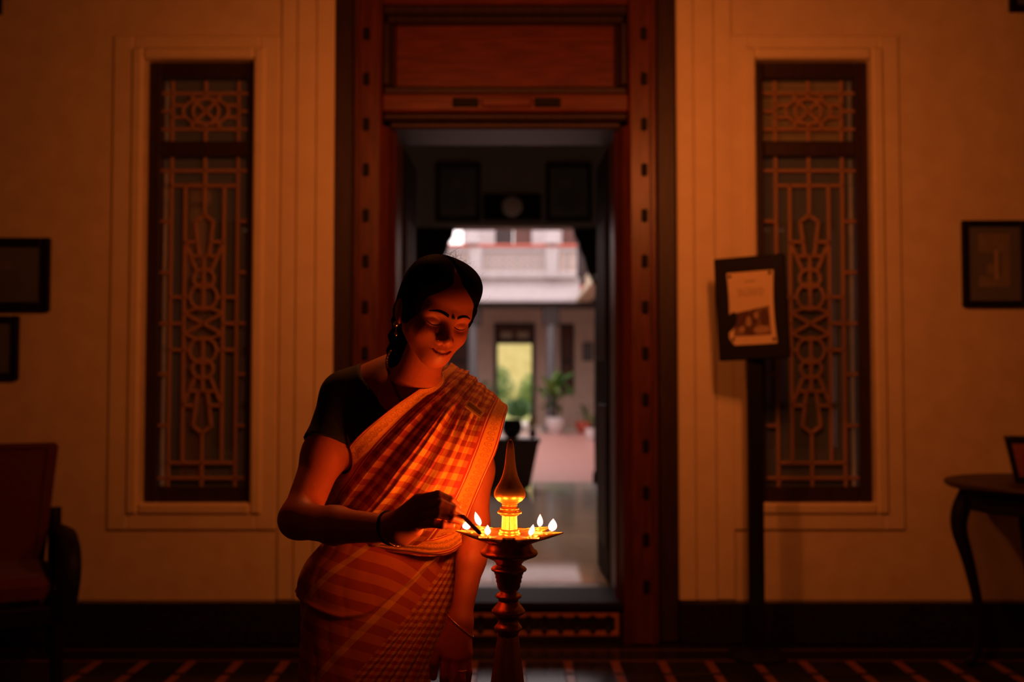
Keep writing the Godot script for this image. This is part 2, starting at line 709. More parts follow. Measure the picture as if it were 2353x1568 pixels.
func window_unit(n: int, cx: float, dx: float) -> void:
	var zf := -WALL - 0.05
	var o := struct_node("window_%d" % n, Vector3(cx + dx * 0, 0, zf))
	var hw := 0.278 if n == 1 else 0.291
	var y0 := 0.662
	var y1 := 2.845
	var st := surf()
	var jw := 0.062
	part("window_frame", span_mesh(-hw, -hw + jw, y0, y1, -0.07, 0.0, 0.006), M.wood_dark, o)
	part("window_frame", span_mesh(hw - jw, hw, y0, y1, -0.07, 0.0, 0.006), M.wood_dark, o)
	part("window_frame", span_mesh(-hw + jw, hw - jw, y1 - 0.08, y1, -0.07, 0.0, 0.006), M.wood_dark, o)
	part("window_frame", span_mesh(-hw + jw, hw - jw, y0, y0 + 0.075, -0.07, 0.0, 0.006), M.wood_dark, o)
	part("transom", span_mesh(-hw + jw, hw - jw, 2.372, 2.448, -0.07, 0.004, 0.006), M.wood_dark, o)
	# the iron grille, drawn in the pixels it was measured in round its middle, then scaled
	var g := Node3D.new()
	g.name = "grille"
	o.add_child(g)
	var s := 1.0 / 465.0
	var yc := 1.5415            # height of the lower light's middle
	var z := -0.022
	var w := 0.0185
	var lines := []
	for sx in [-1, 1]:
		lines.append([sx * 77, 384, sx * 77, -384])
		lines.append([sx * 45, 320, sx * 45, -318])
		for y in [237, 118, -117, -235]:
			lines.append([sx * 80, y, sx * 108, y])
		lines.append([sx * 45, 0, sx * 110, 0])
		for sy in [-1, 1]:
			lines.append([sx * 31, sy * 61, sx * 77, sy * 61])
			lines.append([0, sy * 252, sx * 21, sy * 236])
			lines.append([sx * 21, sy * 236, sx * 11, sy * 156])
			lines.append([sx * 45, sy * 189, sx * 18, sy * 125])
			lines.append([sx * 45, sy * 189, sx * 15, sy * 189])
			lines.append([0, 0, sx * 44, sy * 24])
			lines.append([0, sy * 156, sx * 30, sy * 156])
			lines.append([0, sy * 124, sx * 18, sy * 124])
	for sy in [-1, 1]:
		lines.append([0, sy * 384, 0, sy * 252])
		lines.append([0, sy * 156, 0, sy * 32])
		lines.append([-108, sy * 355, 108, sy * 355])
		lines.append([-77, sy * 320, 77, sy * 320])
	for l in lines:
		part("grille_bar", bar_mesh(Vector2(l[0], l[1]) * s + Vector2(0, yc), Vector2(l[2], l[3]) * s + Vector2(0, yc), w, z, 0.012), M.grille, g)
	for sy in [-1, 1]:
		part("grille_ring", hoop_mesh(Vector2(0, sy * 104) * s + Vector2(0, yc), 24 * s, 22 * s, w, z), M.grille, g)
		part("grille_ring", hoop_mesh(Vector2(0, sy * 62) * s + Vector2(0, yc), 31 * s, 30 * s, w, z), M.grille, g)
		part("grille_arc", arc_mesh(Vector2(-44, sy * 24) * s + Vector2(0, yc), Vector2(0, sy * 38) * s + Vector2(0, yc), Vector2(44, sy * 24) * s + Vector2(0, yc), w, z), M.grille, g)
	# upper light
	var yu := 2.604
	var up := []
	for sx in [-1, 1]:
		up.append([sx * 77, 69, sx * 77, -69])
		up.append([sx * 77, 0, sx * 108, 0])
		for sy in [-1, 1]:
			up.append([sx * 77, sy * 14, sx * 50, sy * 14])
			up.append([sx * 31, sy * 42, sx * 31, sy * 27])
			up.append([sx * 22, sy * 21, 0, 0])
	for sy in [-1, 1]:
		up.append([-108, sy * 42, 108, sy * 42])
		up.append([0, sy * 69, 0, sy * 30])
	for l in up:
		part("grille_bar", bar_mesh(Vector2(l[0], l[1]) * s + Vector2(0, yu), Vector2(l[2], l[3]) * s + Vector2(0, yu), w, z, 0.012), M.grille, g)
	part("grille_ring", hoop_mesh(Vector2(0, yu), 30 * s, 29 * s, w, z), M.grille, g)
	part("grille_ring", hoop_mesh(Vector2(0, yu), 53 * s, 30 * s, w, z), M.grille, g)
	# panes behind the grille
	part("pane", span_mesh(-hw + jw, hw - jw, y0 + 0.075, 2.372, -0.050, -0.046), M.glass, o)
	part("pane", span_mesh(-hw + jw, hw - jw, 2.448, y1 - 0.08, -0.050, -0.046), M.glass, o)
	if n == 1:
		# an inner wooden shutter stands half open behind the panes
		var lf := part("shutter", span_mesh(0.0, 0.150, 0.75, 2.31, -0.030, 0.0, 0.006), M.wood, o)
		lf.position = Vector3(-0.205, 0, -0.31)
		lf.rotation.y = 0.30
	else:
		# slats of a cane blind behind the upper pane
		for k in 11:
			part("blind_slat", span_mesh(-0.245, 0.185, 2.468 + k * 0.027, 2.491 + k * 0.027, -0.072, -0.066, 0.002), M.cane, o)

func doorway() -> void:
	var z0 := -WALL
	var o := struct_node("door_1", Vector3(-0.033, 0, z0))
	# local x from the middle of the door; outer frame -0.836 .. 0.838, clear opening -0.544 .. 0.540
	for s in [-1.0, 1.0]:
		part("outer_post", span_mesh(s * 0.735, s * 0.837, 0.0, 3.36, -0.30, 0.035, 0.012), M.wood_dark, o)
		var post := part("post", span_mesh(s * 0.600, s * 0.735, 0.0, 3.36, -0.34, 0.075, 0.010), M.wood, o)
		part("bead", span_mesh(s * 0.700, s * 0.712, 0.0, 3.36, 0.070, 0.084, 0.004), M.wood, o)
		# splayed inner jamb
		var st := surf()
		var poly := PackedVector2Array([Vector2(s * 0.600, 0.060), Vector2(s * 0.600, -0.34), Vector2(s * 0.542, -0.34), Vector2(s * 0.542, -0.055), Vector2(s * 0.556, -0.030), Vector2(s * 0.572, 0.030)])
		prism(st, poly, 0.0, 2.50, Transform3D(Basis(Vector3(1, 0, 0), Vector3(0, 0, 1), Vector3(0, 1, 0)), Vector3.ZERO))
		part("jamb", st.commit(), M.wood, o)
		for k in 14:
			var y := 2.945 - k * 0.222
			if y > 0.1:
				var b := part("stud", box_mesh(Vector3(0.030, 0.062, 0.020), 0.006), M.black_wood, post)
				b.position = Vector3(s * 0.673, y, 0.078)
	# head of the frame above the opening
	part("head_beam", span_mesh(-0.600, 0.600, 3.095, 3.36, -0.34, 0.075, 0.010), M.wood_across, o)
	var mo := surf()
	span(mo, -0.600, 0.600, 3.052, 3.095, -0.1, 0.062, 0.012)
	span(mo, -0.585, 0.585, 3.016, 3.052, -0.1, 0.040, 0.012)
	part("panel_moulding", mo.commit(), M.wood_dark, o)
	var pm := surf()
	for s in [-1.0, 1.0]:
		span(pm, s * 0.562, s * 0.600, 2.700, 3.016, -0.1, 0.050, 0.012)
		span(pm, s * 0.543, s * 0.562, 2.700, 3.016, -0.1, 0.022, 0.010)
	part("panel_moulding", pm.commit(), M.wood_dark, o)
	part("panel", span_mesh(-0.545, 0.545, 2.694, 3.020, -0.08, 0.004, 0.012), M.wood_across, o)
	var rm := surf()
	span(rm, -0.600, 0.600, 2.655, 2.700, -0.1, 0.040, 0.012)
	part("panel_moulding", rm.commit(), M.wood_dark, o)
	var rail := part("rail", span_mesh(-0.600, 0.600, 2.565, 2.655, -0.34, 0.070, 0.010), M.wood_across, o)
	for c in [-0.192, 0.205]:
		var ins := part("inlay", box_mesh(Vector3(0.128, 0.046, 0.016), 0.006), M.black_wood, rail)
		ins.position = Vector3(c, 2.609, 0.070)
	var pl := part("raised_plate", box_mesh(Vector3(0.245, 0.050, 0.022), 0.008), M.wood_across, rail)
	pl.position = Vector3(0.006, 2.610, 0.076)
	var lm := surf()
	span(lm, -0.600, 0.600, 2.530, 2.565, -0.2, 0.045, 0.012)
	span(lm, -0.570, 0.570, 2.494, 2.530, -0.34, 0.015, 0.012)
	part("lintel_moulding", lm.commit(), M.wood_dark, o)
	# threshold: dark sill, riser with an ochre border and a row of black knobs
	part("sill", span_mesh(-0.600, 0.600, 0.150, 0.192, -0.34, 0.030, 0.008), M.black_wood, o)
	part("riser", span_mesh(-0.837, 0.837, 0.0, 0.150, -0.30, 0.010, 0.004), M.black_stone, o)
	var r := Node3D.new()
	r.name = "riser_border"
	o.add_child(r)
	for b in [[-0.560, 0.548, 0.118, 0.142], [-0.560, 0.548, 0.030, 0.054], [-0.560, -0.542, 0.054, 0.118], [0.530, 0.548, 0.054, 0.118]]:
		part("ochre_strip", span_mesh(b[0], b[1], b[2], b[3], 0.005, 0.016, 0.002), M.riser_ochre, r)
	for k in 14:
		var x := -0.505 + k * 0.0772
		for y in [0.118, 0.054]:
			var kb := part("black_knob", lathe([[0.0, -0.004], [0.016, -0.004], [0.016, 0.003], [0.012, 0.007], [0.0, 0.008]], 8), M.black_stone, r)
			kb.rotation.x = PI / 2
			kb.position = Vector3(x, y, 0.014)
	# the two leaves, folded back into the hall
	for s in [-1.0, 1.0]:
		var leaf := Node3D.new()
		leaf.name = "door_leaf"
		o.add_child(leaf, true)
		leaf.position = Vector3(s * 0.535, 0.0, -0.345)
		leaf.rotation.y = s * 0.03
		part("leaf_board", span_mesh(0.0, s * 0.045, 0.205, 2.485, -0.52, 0.0, 0.006), M.black_wood, leaf)
		for y in [0.75, 1.75]:
			part("leaf_panel", span_mesh(-s * 0.006, s * 0.002, y - 0.38, y + 0.38, -0.45, -0.07, 0.004), M.wood_dark, leaf)

func floor_tiles() -> void:
	var fl := struct_node("floor")
	part("screed", span_mesh(-5.8, 5.8, -0.2, -0.006, -WALL - 0.3, 6.2), M.grout, fl)
	var z := -WALL
	# border bands along the wall
	part("border_band", span_mesh(-5.6, 5.6, -0.02, 0.0, -4.86, -4.722, 0.002), M.black_stone, fl)
	part("border_line", span_mesh(-5.6, 5.6, -0.02, 0.0, -4.722, -4.700, 0.002), M.border_red, fl)
	part("border_band", span_mesh(-5.6, 5.6, -0.02, 0.0, -4.700, -4.548, 0.002), M.black_stone, fl)
	part("border_line", span_mesh(-5.6, 5.6, -0.02, 0.0, -4.548, -4.528, 0.002), M.border_red, fl)
	var pitch := 0.211
	var sw := 0.042
	var tile := box_mesh(Vector3(pitch - sw - 0.003, 0.02, pitch - 0.004), 0.002)
	var strip := box_mesh(Vector3(sw - 0.003, 0.02, pitch - sw * 0.85), 0.002)
	var knot := box_mesh(Vector3(sw - 0.003, 0.02, sw * 0.85 - 0.003), 0.002)
	for row in 6:
		var zz := -4.526 + pitch * (row + 0.5)
		for k in range(-11, 13):
			var x := 0.461 + pitch * k
			var a := part("tile", tile, M.tile_black[rng.randi() % 3], fl)
			a.position = Vector3(x + pitch * 0.5, -0.01 + rng.randf_range(-0.0004, 0.0004), zz)
			var b := part("tile_strip", strip, M.tile_ochre[rng.randi() % 3], fl)
			b.position = Vector3(x, -0.01, zz - sw * 0.42)
			var c := part("tile_knot", knot, M.tile_black[0], fl)
			c.position = Vector3(x, -0.01, zz + pitch * 0.5 - sw * 0.42)
	# beyond the counted rows the floor goes on in the same dark cement
	part("floor_slab", span_mesh(-5.6, 5.6, -0.02, 0.0, -4.526 + pitch * 6, 6.0), M.tile_black[1], fl)

func hall() -> void:
	var fz := -WALL - 0.35
	var bz := -10.2
	var y := 0.19
	var xw := 3.6
	var fl := struct_node("floor_hall")
	part("bed", span_mesh(-xw, xw, -0.2, y - 0.02, bz - 0.25, fz + 0.0), M.grout, fl)
	part("threshold_slab", span_mesh(-0.60, 0.54, y - 0.02, y, -5.31, fz + 0.32, 0.002), M.sill_stone, fl)
	var zs := [-5.314, -6.10, -6.92, -7.74, -8.56, -9.38, -10.44]
	var xs := [-3.6, -2.7, -1.8, -0.95, -0.1, 0.75, 1.6, 2.6, 3.6]
	for j in zs.size() - 1:
		for i in xs.size() - 1:
			part("marble_slab", span_mesh(xs[i] + 0.002, xs[i + 1] - 0.002, y - 0.02, y, zs[j] - 0.002, zs[j + 1] + 0.002, 0.002), M.marble[rng.randi() % 4], fl)
	part("marble_slab", span_mesh(-3.6, -0.60, y - 0.02, y, -5.312, fz, 0.002), M.marble[0], fl)
	part("marble_slab", span_mesh(0.54, 3.6, y - 0.02, y, -5.312, fz, 0.002), M.marble[0], fl)
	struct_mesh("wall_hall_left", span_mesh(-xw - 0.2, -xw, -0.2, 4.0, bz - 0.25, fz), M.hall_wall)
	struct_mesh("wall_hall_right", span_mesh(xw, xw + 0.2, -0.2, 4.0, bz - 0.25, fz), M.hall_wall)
	struct_mesh("ceiling_hall", span_mesh(-xw - 0.2, xw + 0.2, 4.0, 4.2, bz - 0.25, fz + 0.35), M.ceiling)
	# back wall of the hall: a wide opening in the middle, a slim window on each side
	var st := surf()
	var z1 := bz - 0.25
	for s in [[-3.6, -3.36], [-2.46, -1.02], [1.02, 2.46], [3.36, 3.6]]:
		span(st, s[0], s[1], 0.0, 4.0, z1, bz)
	span(st, -1.02, 1.02, 2.83, 4.0, z1, bz)
	for s in [[-3.36, -2.46], [2.46, 3.36]]:
		span(st, s[0], s[1], 2.9, 4.0, z1, bz)
		span(st, s[0], s[1], 0.0, 0.55, z1, bz)
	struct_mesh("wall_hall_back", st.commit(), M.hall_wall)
	for s in [-1.0, 1.0]:
		var wn := struct_node("window_%d" % (3 if s < 0 else 4), Vector3(s * 2.91, 0, bz - 0.1))
		# shutters that stand a little open, so that only slits of daylight show
		part("window_frame", span_mesh(-0.45, 0.45, 2.82, 2.9, -0.04, 0.04, 0.005), M.wood_dark, wn)
		var boards := [[-0.45, 0.100], [0.205, 0.45]] if s < 0 else [[-0.45, -0.305], [-0.235, -0.175], [-0.075, 0.365], [0.440, 0.45]]
		for q in boards:
			part("shutter", span_mesh(q[0], q[1], 0.55, 2.82, -0.03, 0.01, 0.005), M.wood_dark, wn)
		part("dimming_curtain", span_mesh(-0.44, 0.44, 0.40, 2.82, -0.075, -0.070), M.dimming_curtain, wn)  # cloth added behind the shutters to dim the daylight in the slits
		part("window_rail", span_mesh(-0.45, 0.45, 1.50, 1.60, -0.03, 0.02, 0.005), M.wood_dark, wn)
		part("window_rail", span_mesh(-0.45, 0.45, 0.95, 1.02, -0.03, 0.02, 0.005), M.wood_dark, wn)
	# unseen lamp added to brighten the hall floor, above what the door shows
	var hl := thing("added_hall_lamp", "unseen brass lamp added under the hall ceiling to brighten the floor", "lamp", Vector3(0.05, 3.45, -7.0))
	part("rod", tube(PackedVector3Array([Vector3(0, 0.12, 0), Vector3(0, 0.55, 0)]), [0.01], 8), M.brass, hl)
	part("shade", lathe([[0.150, -0.05], [0.156, -0.05], [0.060, 0.10], [0.0, 0.13], [0.0, 0.12], [0.055, 0.09], [0.150, -0.05]], 28), M.brass, hl)
	var hb := StandardMaterial3D.new()
	hb.albedo_color = Color(1, 0.9, 0.8)
	hb.emission_enabled = true
	hb.emission = lin(1.0, 0.72, 0.48)
	hb.emission_energy_multiplier = 1.5
	part("lamp_bulb", lathe([[0.0, -0.03], [0.03, -0.02], [0.04, 0.01], [0.03, 0.04], [0.0, 0.06]], 16), hb, hl)
	var hs := SpotLight3D.new()
	hs.name = "hall_fill_light"
	hs.light_color = lin(1.0, 0.70, 0.48)
	hs.light_energy = 1.9
	hs.light_size = 0.06
	hs.spot_angle = 42.0
	hs.spot_angle_attenuation = 1.0
	hs.spot_range = 12.0
	hs.spot_attenuation = 2.0
	hs.shadow_enabled = true
	hl.add_child(hs)
	hs.rotation.x = -PI / 2
	hs.position = Vector3(0, -0.06, 0)
	# wooden posts with carved brackets in the wide opening
	for s in [[-1.0, -0.905], [1.0, 0.935]]:
		var p := tag(thing("wooden_pillar", "dark wooden pillar with carved bracket at the %s of the hall opening" % ("left" if s[0] < 0 else "right"), "pillar", Vector3(s[1], y, bz - 0.10), 0.0, "pillars of the hall opening"), "dark wooden pillar with carved bracket at the %s of the hall opening" % ("left" if s[0] < 0 else "right"), "pillar", "pillars of the hall opening") as Node3D
		part("pillar_base", lathe([[0.0, 0.0], [0.105, 0.0], [0.105, 0.10], [0.085, 0.14], [0.085, 0.14]], 20), M.black_wood, p)
		part("shaft", lathe([[0.085, 0.14], [0.088, 0.5], [0.080, 1.8], [0.072, 2.15], [0.088, 2.18], [0.088, 2.22], [0.0, 2.23]], 20), M.black_wood, p)
		part("capital", span_mesh(-0.10, 0.10, 2.22, 2.64, -0.09, 0.09, 0.01), M.black_wood, p)
		var br := surf()
		var i := -signf(s[0])
		var pts := PackedVector2Array([Vector2(i * 0.08, 2.635), Vector2(i * 0.30, 2.635), Vector2(i * 0.29, 2.56), Vector2(i * 0.25, 2.50), Vector2(i * 0.235, 2.42), Vector2(i * 0.19, 2.33), Vector2(i * 0.165, 2.22), Vector2(i * 0.12, 2.13), Vector2(i * 0.08, 2.05)])
		prism(br, pts, -0.06, 0.06)
		part("bracket", br.commit(), M.black_wood, p)

func courtyard() -> void:
	var y := 0.19
	var fz := -10.45
	var vz := -20.0            # face of the far gallery
	var wz := -22.8            # wall behind the far gallery
	struct_mesh("floor_courtyard", span_mesh(-3.6, 3.6, -0.2, y, vz + 0.3, fz), M.terracotta)
	struct_mesh("floor_gallery", span_mesh(-4.6, 4.6, -0.2, y + 0.004, wz - 0.3, vz + 0.3), M.far_wall)
	# far wall with a door in the middle and a window on each side
	var st := surf()
	var z1 := wz - 0.3
	for s in [[-4.6, -1.50], [-0.98, -0.40], [0.52, 1.10], [1.42, 4.6]]:
		span(st, s[0], s[1], 0.0, 3.2, z1, wz)
	span(st, -0.40, 0.52, 2.50, 3.2, z1, wz)
	for s in [[-1.50, -0.98], [1.10, 1.42]]:
		span(st, s[0], s[1], 2.52, 3.2, z1, wz)
		span(st, s[0], s[1], 0.0, 0.90, z1, wz)
	struct_mesh("wall_gallery", st.commit(), M.far_wall)
	var d := struct_node("door_2", Vector3(0.06, 0, wz))
	for s in [-1.0, 1.0]:
		part("door_frame", span_mesh(s * 0.385, s * 0.47, y, 2.53, -0.15, 0.05, 0.01), M.wood_dark, d)
	part("door_frame", span_mesh(-0.385, 0.385, 2.44, 2.53, -0.15, 0.05, 0.01), M.wood_dark, d)
	part("door_frame", span_mesh(-0.385, 0.385, 2.06, 2.15, -0.15, 0.05, 0.01), M.wood_dark, d)
	part("fanlight", span_mesh(-0.385, 0.385, 2.15, 2.44, -0.06, -0.04), M.wood, d)
	for c in [-0.19, 0.19]:
		part("fanlight_pane", span_mesh(c - 0.13, c + 0.13, 2.19, 2.33, -0.045, -0.03, 0.004), M.cream_wall, d)
	for s in [[5, -1.24, 0.26], [6, 1.26, 0.16]]:
		var w := struct_node("window_%d" % s[0], Vector3(s[1], 0, wz))
		for q in [-1.0, 1.0]:
			part("window_frame", span_mesh(q * s[2], q * (s[2] - 0.05), 0.90, 2.52, -0.1, 0.03, 0.005), M.wood_dark, w)
			part("shutter", span_mesh(q * (s[2] - 0.05), q * 0.0, 0.98, 2.46, -0.08, -0.04, 0.005), M.wood, w)
		part("window_frame", span_mesh(-s[2] + 0.05, s[2] - 0.05, 2.46, 2.52, -0.1, 0.03, 0.005), M.wood_dark, w)
		part("window_frame", span_mesh(-s[2] + 0.05, s[2] - 0.05, 1.62, 1.70, -0.1, 0.03, 0.005), M.wood_dark, w)
		part("window_frame", span_mesh(-s[2] + 0.05, s[2] - 0.05, 0.90, 0.98, -0.1, 0.03, 0.005), M.wood_dark, w)
	# stone pillars of the gallery
	for s in [[-0.80, "left"], [0.79, "right"]]:
		var p := thing("stone_pillar", "bluish grey stone pillar of the far gallery, %s of its door" % s[1], "pillar", Vector3(s[0], y, vz - 0.15), 0.0, "pillars of the far gallery")
		part("pillar_base", span_mesh(-0.14, 0.14, 0.0, 0.16, -0.14, 0.14, 0.01), M.pillar_stone, p)
		part("shaft", lathe([[0.105, 0.16], [0.095, 2.1], [0.12, 2.12], [0.12, 2.16], [0.0, 2.16]], 18), M.pillar_stone, p)
		part("capital", span_mesh(-0.18, 0.18, 2.14, 2.54, -0.12, 0.12, 0.02), M.wood_dark, p)
	# gallery roof: dark beam, sloping white eave, parapet with pierced panels, upper storey
	struct_mesh("ceiling_gallery", span_mesh(-4.6, 4.6, 2.86, 3.05, wz - 0.3, vz - 0.05), M.wood_dark)
	struct_mesh("beam_gallery", span_mesh(-1.9, 1.9, 2.70, 2.86, vz - 0.30, vz - 0.05, 0.01), M.wood_dark)
	for s in [["trim_eave_far", 0.0], ["trim_eave_left", -1.0], ["trim_eave_right", 1.0]]:
		var ev := surf()
		var pr := PackedVector2Array([Vector2(0.0, 3.30), Vector2(0.0, 2.98), Vector2(0.0, 2.80), Vector2(0.28, 2.80), Vector2(0.28, 2.86), Vector2(0.10, 3.14), Vector2(0.10, 3.30)])
		if s[1] == 0.0:
			# profile in (depth, height), drawn out along x
			prism(ev, pr, -1.5, 1.36, Transform3D(Basis(Vector3(0, 0, 1), Vector3(0, 1, 0), Vector3(1, 0, 0)), Vector3(0, 0, vz - 0.1)))
		else:
			prism(ev, pr, vz + 0.15, fz - 0.05, Transform3D(Basis(Vector3(-s[1], 0, 0), Vector3(0, 1, 0), Vector3(0, 0, 1)), Vector3(s[1] * 1.5 + (0.06 if s[1] > 0 else -0.14), 0, 0)))
		struct_mesh(s[0], ev.commit(), M.cream_wall if s[1] != 0.0 else M.white_wall)
	parapet()
	# side galleries: roof slab and back wall keep the light that comes from above inside the yard
	for s in [-1.0, 1.0]:
		struct_mesh("ceiling_side_%s" % ("left" if s < 0 else "right"), span_mesh(s * 1.52, s * 4.6, 2.90, 3.05, vz - 0.05, fz - 0.02), M.cream_wall)
		struct_mesh("wall_side_%s" % ("left" if s < 0 else "right"), span_mesh(s * 4.6, s * 4.8, 0.0, 4.3, z1, fz), M.white_wall)
		struct_mesh("wall_upper_%s" % ("left" if s < 0 else "right"), span_mesh(s * 2.6, s * 2.8, 3.05, 4.3, vz - 1.2, fz - 0.02), M.white_wall)
	# upper storey: set back, with white columns, brown shutters and a cream wall
	var up := surf()
	for s in [[-4.6, -1.75], [-1.05, -0.36], [0.42, 1.06], [1.62, 4.6]]:
		span(up, s[0], s[1], 3.05, 6.2, vz - 1.30, vz - 1.1)
	span(up, -4.6, 4.6, 5.2, 6.2, vz - 1.32, vz - 1.08)
	struct_mesh("wall_upper_far", up.commit(), M.white_wall)
	struct_mesh("floor_upper", span_mesh(-4.6, 4.6, 3.05, 3.16, wz - 0.3, vz - 0.05), M.red_oxide)
	var sh := struct_node("window_7", Vector3(0.03, 0, vz - 1.2))
	part("shutter", span_mesh(-0.39, -0.005, 3.2, 5.2, -0.03, 0.03, 0.01), M.wood_dark, sh)
	part("shutter", span_mesh(0.005, 0.39, 3.2, 5.2, -0.03, 0.03, 0.01), M.wood, sh)
	var s8 := struct_node("window_8", Vector3(1.34, 0, vz - 1.2))
	part("shutter", span_mesh(-0.28, 0.0, 3.2, 5.2, -0.03, 0.03, 0.01), M.wood, s8)
	part("shutter", span_mesh(0.0, 0.28, 3.2, 5.2, -0.03, 0.03, 0.01), M.wood_dark, s8)
	for x in [-0.79, 0.80]:
		struct_mesh("column_upper", lathe([[0.0, 3.95], [0.20, 3.95], [0.20, 4.02], [0.155, 4.06], [0.150, 5.1], [0.20, 5.14], [0.20, 5.2], [0.0, 5.2]], 20), M.white_wall).position = Vector3(x, 0, vz + 0.0)

func parapet() -> void:
	var vz := -20.0
	var o := struct_node("wall_parapet", Vector3(0, 0, vz))
	part("coping", span_mesh(-1.5, 1.30, 3.90, 3.96, -0.10, 0.14, 0.01), M.red_oxide, o)
	part("rail", span_mesh(-1.5, 1.30, 3.80, 3.90, -0.06, 0.09, 0.01), M.white_wall, o)
	part("kerb", span_mesh(-1.5, 1.30, 3.28, 3.42, -0.06, 0.09, 0.01), M.white_wall, o)
	for x in [-1.44, -0.73, 0.80]:
		part("pier", span_mesh(x - 0.13, x + 0.13, 3.28, 3.92, -0.10, 0.13, 0.01), M.white_wall, o)
	# pierced panels: crossing bars and rings
	var cell := 0.135
	for q in [[-0.60, 0.67], [0.93, 1.30], [-1.31, -0.86]]:
		var n := int((q[1] - q[0]) / cell)
		var dx: float = (q[1] - q[0]) / n
		var panel := Node3D.new()
		panel.name = "pierced_panel"
		o.add_child(panel, true)
		part("backing", span_mesh(q[0], q[1], 3.42, 3.80, -0.05, 0.02), M.far_wall, panel)
		for i in n:
			for j in 3:
				var c := Vector2(q[0] + dx * (i + 0.5), 3.42 + 0.127 * (j + 0.5))
				part("lattice_ring", tube_ring(c, dx * 0.40, 0.016, 0.035), M.white_wall, panel)
		for j in 4:
			part("lattice_bar", span_mesh(q[0], q[1], 3.42 + 0.127 * j - 0.010, 3.42 + 0.127 * j + 0.010, 0.015, 0.055), M.white_wall, panel)
		for i in n + 1:
			part("lattice_bar", span_mesh(q[0] + dx * i - 0.010, q[0] + dx * i + 0.010, 3.42, 3.80, 0.015, 0.055), M.white_wall, panel)

func tube_ring(c: Vector2, r: float, w: float, z: float) -> ArrayMesh:
	var path := PackedVector3Array()
	for i in 12:
		path.append(Vector3(c.x + r * cos(TAU * i / 12), c.y + r * sin(TAU * i / 12), z))
	return tube(path, [w], 4, true)

# ---------------------------------------------------------------- plants and far things
func blade(length: float, width: float, droop: float, lift: float) -> ArrayMesh:
	# a bent leaf from the origin outwards along +x
	var P := PackedVector3Array()
	var n := 9
	for j in n:
		var t := float(j) / (n - 1)
		var w := width * sin(PI * clampf(t * 0.94 + 0.06, 0.0, 1.0)) * 0.5 + 0.001
		var c := Vector3(length * t * (1.0 - 0.25 * droop * t), lift * length * t - droop * length * t * t, 0)
		P.append(c + Vector3(0, w * 0.35, -w))
		P.append(c)
		P.append(c + Vector3(0, w * 0.35, w))
	return grid_mesh(P, PackedVector2Array(), 3, n)

func potted_plant(label: String, where: Vector3, pot_r: float, pot_h: float, pot_m: Material, height: float, count: int, sd: int) -> void:
	var o := thing("potted_palm", label, "potted plant", where)
	part("pot", lathe([[0.0, 0.0], [pot_r * 0.55, 0.0], [pot_r * 0.85, pot_h * 0.35], [pot_r, pot_h * 0.75], [pot_r * 0.93, pot_h * 0.95], [pot_r * 0.98, pot_h], [pot_r * 0.88, pot_h], [pot_r * 0.84, pot_h * 0.85], [0.0, pot_h * 0.85]], 24), pot_m, o)
	part("soil", lathe([[pot_r * 0.86, pot_h * 0.86], [0.0, pot_h * 0.9]], 16), M.grout, o)
	part("stem", tube(PackedVector3Array([Vector3(0, pot_h * 0.85, 0), Vector3(0.02, pot_h + height * 0.25, 0.01), Vector3(0.0, pot_h + height * 0.55, 0)]), [0.03, 0.022, 0.012], 6), M.wood_dark, o)
	var r := RandomNumberGenerator.new()
	r.seed = sd
	var shapes := [blade(height * 0.62, height * 0.13, 0.75, 0.9), blade(height * 0.55, height * 0.15, 0.45, 1.2), blade(height * 0.5, height * 0.11, 1.0, 0.7)]
	for k in count:
		var l := part("leaf", shapes[k % 3], M.leaf[r.randi() % 3], o)
		l.position = Vector3(0, pot_h + height * r.randf_range(0.08, 0.55), 0)
		l.rotation = Vector3(r.randf_range(-0.2, 0.2), TAU * k * 0.382 + r.randf_range(-0.2, 0.2), r.randf_range(-0.1, 0.3))

func leaf_cloud(c: Vector3, r: Vector3, count: int, size: float, rn: RandomNumberGenerator) -> ArrayMesh:
	var st := surf()
	for k in count:
		var d := Vector3(rn.randfn(), rn.randfn(), rn.randfn()).normalized() * pow(rn.randf(), 0.4)
		var p := c + d * r
		var u := Vector3(rn.randfn(), rn.randfn(), rn.randfn()).normalized()
		var v := u.cross(Vector3(rn.randfn(), rn.randfn(), rn.randfn())).normalized()
		var s := size * rn.randf_range(0.6, 1.2)
		tri3(st, p - u * s, p - v * s * 0.4, p + u * s)
		tri3(st, p - u * s, p + u * s, p + v * s * 0.4)
	return st.commit()

